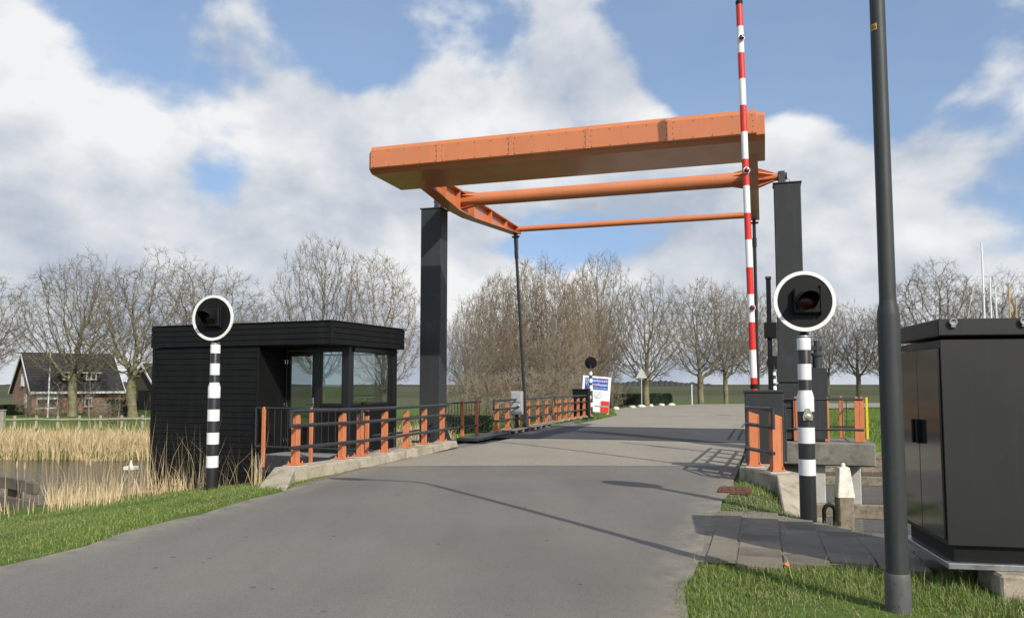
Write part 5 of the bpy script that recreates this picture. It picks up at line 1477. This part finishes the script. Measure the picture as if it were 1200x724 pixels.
def scatter(n, x0, x1, y0, y1, keep, seed, clump=0.0):
    g = np.random.default_rng(seed); p = np.stack([g.uniform(x0, x1, n), g.uniform(y0, y1, n)], 1)
    if clump: p += g.normal(0, clump, p.shape) * (g.random((n, 1)) < .5)
    return p[keep(p[:, 0], p[:, 1])]
def right_of(x, y): return x - np.interp(y, RE[:, 1], RE[:, 0])
def left_of(x, y): return np.interp(y, LE[:, 1], LE[:, 0]) - x
GREENS = [(.092, .162, .024), (.110, .180, .030), (.075, .135, .020), (.125, .188, .036), (.150, .200, .050), (.22, .22, .09)]
def wavy(x, y): return .10 * np.sin(5.3 * x + 1.7 * y) + .06 * np.sin(13 * x - 4 * y)
k1 = lambda x, y: (right_of(x, y) > -.06 + .5 * wavy(x, y)) & (y < 7.28 - .26 * (x - 1.9) + wavy(x, y))
blades('verge_grass', 'short green roadside grass round the lamp post', scatter(150000, 1.0, 6.2, 3.6, 7.6, k1, 1), (.040, .45), .0024, .65, GREENS, 'grass_blade', 1, patchy=True)
k2 = lambda x, y: (right_of(x, y) > .12 + wavy(x, y)) & (((y > 9.75 + .3 * wavy(x, y)) & (y < 12.2) & (x < 3.75)) | (((x - 3.9) * .86 + (y - 9.6) * .5 > -.12) & (y < 13.5)))
blades('bank_grass', 'grass tufts at the kerb and on the slope behind the slab pavement', scatter(26000, 2.4, 6.5, 7.0, 13.5, k2, 2), (.050, .4), .0032, .55, GREENS + [(.30, .26, .15)] * 2, 'grass_blade', 2)
k3 = lambda x, y: (left_of(x, y) > .03 + .9 * wavy(x, y)) & (left_of(x, y) < 4.2 + .6 * np.sin(x * 2.1 + y)) & (y < 13.9 - .05 * x)
blades('verge_grass', 'green grass verge between the road and the reeds', scatter(230000, -12, -2.4, 4.5, 14.5, k3, 3), (.033, .42), .0032, .65, GREENS, 'grass_blade', 3, patchy=True)
k4 = lambda x, y: (right_of(x, y) > .6)
blades('field_grass', 'green grass on the far bank beyond the timber wall', scatter(60000, 8, 45, 31.5, 62, lambda x, y: (right_of(x, y) > .4) & (y > 32.8 - .084 * x), 4), (.14, .4), .012, .5, GREENS[:5], 'grass_blade', 4)
blades('far_verge_grass', 'green grass verge by the town sign', scatter(16000, 0, 14, 37, 62, lambda x, y: (left_of(x, y) > .0) & (left_of(x, y) < 4), 5), (.12, .4), .010, .5, GREENS[:5], 'grass_blade', 5)

STRAW = [(.56, .43, .25), (.48, .36, .20), (.62, .50, .31), (.40, .30, .17), (.52, .41, .26)]
def reed_zone(x, y): return ((x > -.578 * y) | (np.sin(x * 57.3 + y * 91.7) > .94)) & (y > 12.3 - .02 * x - .35 * np.sin(x * 1.3)) & (left_of(x, y) > 2.4) & (y < 17.8) & (x > -13)
xy = scatter(15000, -13, -3.5, 11.6, 17.8, lambda x, y: reed_zone(x, y) & (left_of(x, y) > 2.7 + .5 * np.sin(y * 2)), 11, .12)
d_ = np.clip((xy[:, 0] + 13) / 9.5, 0, 1)
blades('near_reeds', 'dense straw-coloured dead reeds along the near bank', xy[: len(xy) // 2], (.27, .42), .0050, .22, STRAW, 'reed', 12, bend=.3)
blades('tall_reed_stalks', 'sparse tall dry reed stalks leaning before the cabin and water', xy[len(xy) // 2:][::9], (.66, .30), .0030, .30, STRAW[1:] + [(.30, .24, .16)], 'reed', 13, bend=.3)
# stalks close to the cabin wall
xy = scatter(150, -7.2, -4.6, 13.6, 16.2, lambda x, y: left_of(x, y) > 1.9, 14, .2)
blades('reed_tuft', 'thin dry reed stalks leaning against the black cabin wall', xy, (.95, .3), .0028, .34, STRAW, 'reed', 15, bend=.3)
xy = np.array([(-3.98, 13.75)]) + np.random.default_rng(4).normal(0, .07, (22, 2)) - np.array([(.3, .2)])
blades('dry_seed_stalks', 'small tuft of dry seed stalks by the sloped kerb end', xy, (.52, .2), .008, .35, STRAW[3:], 'reed', 16, bend=.2)
# far reed bank
xy = scatter(46000, -46, -3.0, 32.0, 39.5, lambda x, y: (y > 32.05 - .084 * x + .25 * np.sin(x * 1.9)) & (y < 37.6 - .084 * x), 21, .25)
blades('far_reeds', 'golden band of dead reeds along the far bank', xy, (.70, .26), .014, .42, [(.52, .41, .23), (.46, .35, .19), (.58, .47, .29), (.36, .27, .13), (.50, .41, .26)], 'reed', 22, bend=.6)
xy = scatter(9000, 8.5, 30, 29.0, 32.5, lambda x, y: (y > 31.4 - .084 * x) & (y < 32.6 - .084 * x), 23, .2)
blades('reed_litter', 'dead reed litter along the foot of the far grassy bank', xy, (.35, .4), .014, .8, STRAW, 'reed', 24, bend=.6)
# cattail heads
ct = 'dry cattail with fluffy pale head standing in the near reeds'
for k, (px, py) in enumerate(((24, 545), (29, 547), (68, 540), (98, 541), (106, 543), (152, 549), (270, 540), (345, 543))):
    if k > 5: break
    D = 14.2 + .3 * (k % 3); p = at(px, py, D); zg = hz(p.x, p.y)
    root = thing('cattail', ct, 'reed', (p.x, p.y, zg), k, 'cattails in the near reeds')
    hh = p.z - zg; ln = .06 * ((k % 3) - 1)
    part('stalk', MB().tube([(0, 0, -.05), (ln * .4, 0, hh * .5), (ln, 0, hh)], .006, 5), 'wood_fence', root)
    part('seed_head', MB().lathe([(.006, 0), (.016, .03), (.020, .07), (.012, .12), (.003, .15)], 8, (ln, 0, hh - .06)), 'seed_fluff', root)

# gravel by the drain and a fallen leaf
g = np.random.default_rng(31); n = 380
px_ = np.stack([g.uniform(2.75, 3.75, n), g.uniform(10.2, 12.2, n)], 1); px_ = px_[(right_of(px_[:, 0], px_[:, 1]) > -.12)]
n = len(px_); s_ = g.uniform(.006, .02, n); oct_ = np.array([(1, 0, 0), (0, 1, 0), (-1, 0, 0), (0, -1, 0), (0, 0, .8), (0, 0, -.8)])
v = np.stack([px_[:, 0], px_[:, 1], height(px_[:, 0], px_[:, 1]) + .012], 1)[:, None, :] + oct_[None] * s_[:, None, None] * g.uniform(.6, 1.3, (n, 6, 1))
f = (np.arange(n)[:, None, None] * 6 + np.array([[0, 1, 4], [1, 2, 4], [2, 3, 4], [3, 0, 4], [1, 0, 5], [2, 1, 5], [3, 2, 5], [0, 3, 5]])[None]).reshape(-1, 3)
tag(link('gravel', mesh_np('gravel', v, [f], 'gravel_mix')), 'loose grey gravel between the road edge and the kerb end', kind='stuff')
g = np.random.default_rng(33); n = 1500; yk = g.uniform(12.6, 17.5, n)
xk = np.interp(yk, LE[:, 1], LE[:, 0]) + np.abs(g.normal(0, .07, n)) - .06; s_ = g.uniform(.004, .013, n)
v = np.stack([xk, yk, 0 * xk + .006], 1)[:, None, :] + oct_[None] * s_[:, None, None] * g.uniform(.6, 1.3, (n, 6, 1))
f = (np.arange(n)[:, None, None] * 6 + np.array([[0, 1, 4], [1, 2, 4], [2, 3, 4], [3, 0, 4], [1, 0, 5], [2, 1, 5], [3, 2, 5], [0, 3, 5]])[None]).reshape(-1, 3)
tag(link('road_grit', mesh_np('road_grit', v, [f], 'sand')), 'sandy grit gathered along the foot of the railed kerb', kind='stuff')
p = gz(922, 658, .1)
me = mesh_np('fallen_leaf', [(-.035, 0, 0), (0, -.022, .012), (.04, 0, .0), (0, .024, .016), (.0, 0, -.004)], [np.array([(0, 1, 4), (1, 2, 4), (2, 3, 4), (3, 0, 4)])], 'leaf_dry')
o = tag(link('fallen_leaf', me, None, (p.x, p.y, hz(p.x, p.y) + .09), .6), 'single orange dry leaf lying in the grass by the slabs', 'leaf'); o.rotation_euler = (1.0, .2, .5)

# ------------------------------------------------------------------ distant woods on the horizon
g = np.random.default_rng(41); xs_ = np.arange(-900, 900, 6.0); vs, fs = [], []
tops = 3.2 + 2.2 * np.sin(xs_ * .013) + g.uniform(-.9, .9, len(xs_)) + 2.0 * np.sin(xs_ * .041 + 1)
tops = np.clip(tops, .8, 9)
for d_off in (0, 14):
    for x, t in zip(xs_, tops):
        o = len(vs); hgt = max(t * (1 - d_off * .02), .4); w_ = 5.2; yy = 900 + d_off * 3
        for a_ in range(6):
            an = a_ * math.pi / 3; vs.append((x + w_ * math.cos(an), yy + w_ * math.sin(an), -1.5)); vs.append((x + w_ * .72 * math.cos(an), yy + w_ * .72 * math.sin(an), -1.0 + hgt * .75))
        vs.append((x, yy, -1.0 + hgt))
        for a_ in range(6):
            b_ = (a_ + 1) % 6; fs.append((o + 2 * a_, o + 2 * b_, o + 2 * b_ + 1)); fs.append((o + 2 * a_, o + 2 * b_ + 1, o + 2 * a_ + 1)); fs.append((o + 2 * a_ + 1, o + 2 * b_ + 1, o + 12))
tag(link('distant_woods', mesh_np('distant_woods', vs, [np.array(fs)], 'far_wood')), 'low hazy line of distant woods along the horizon', kind='stuff')
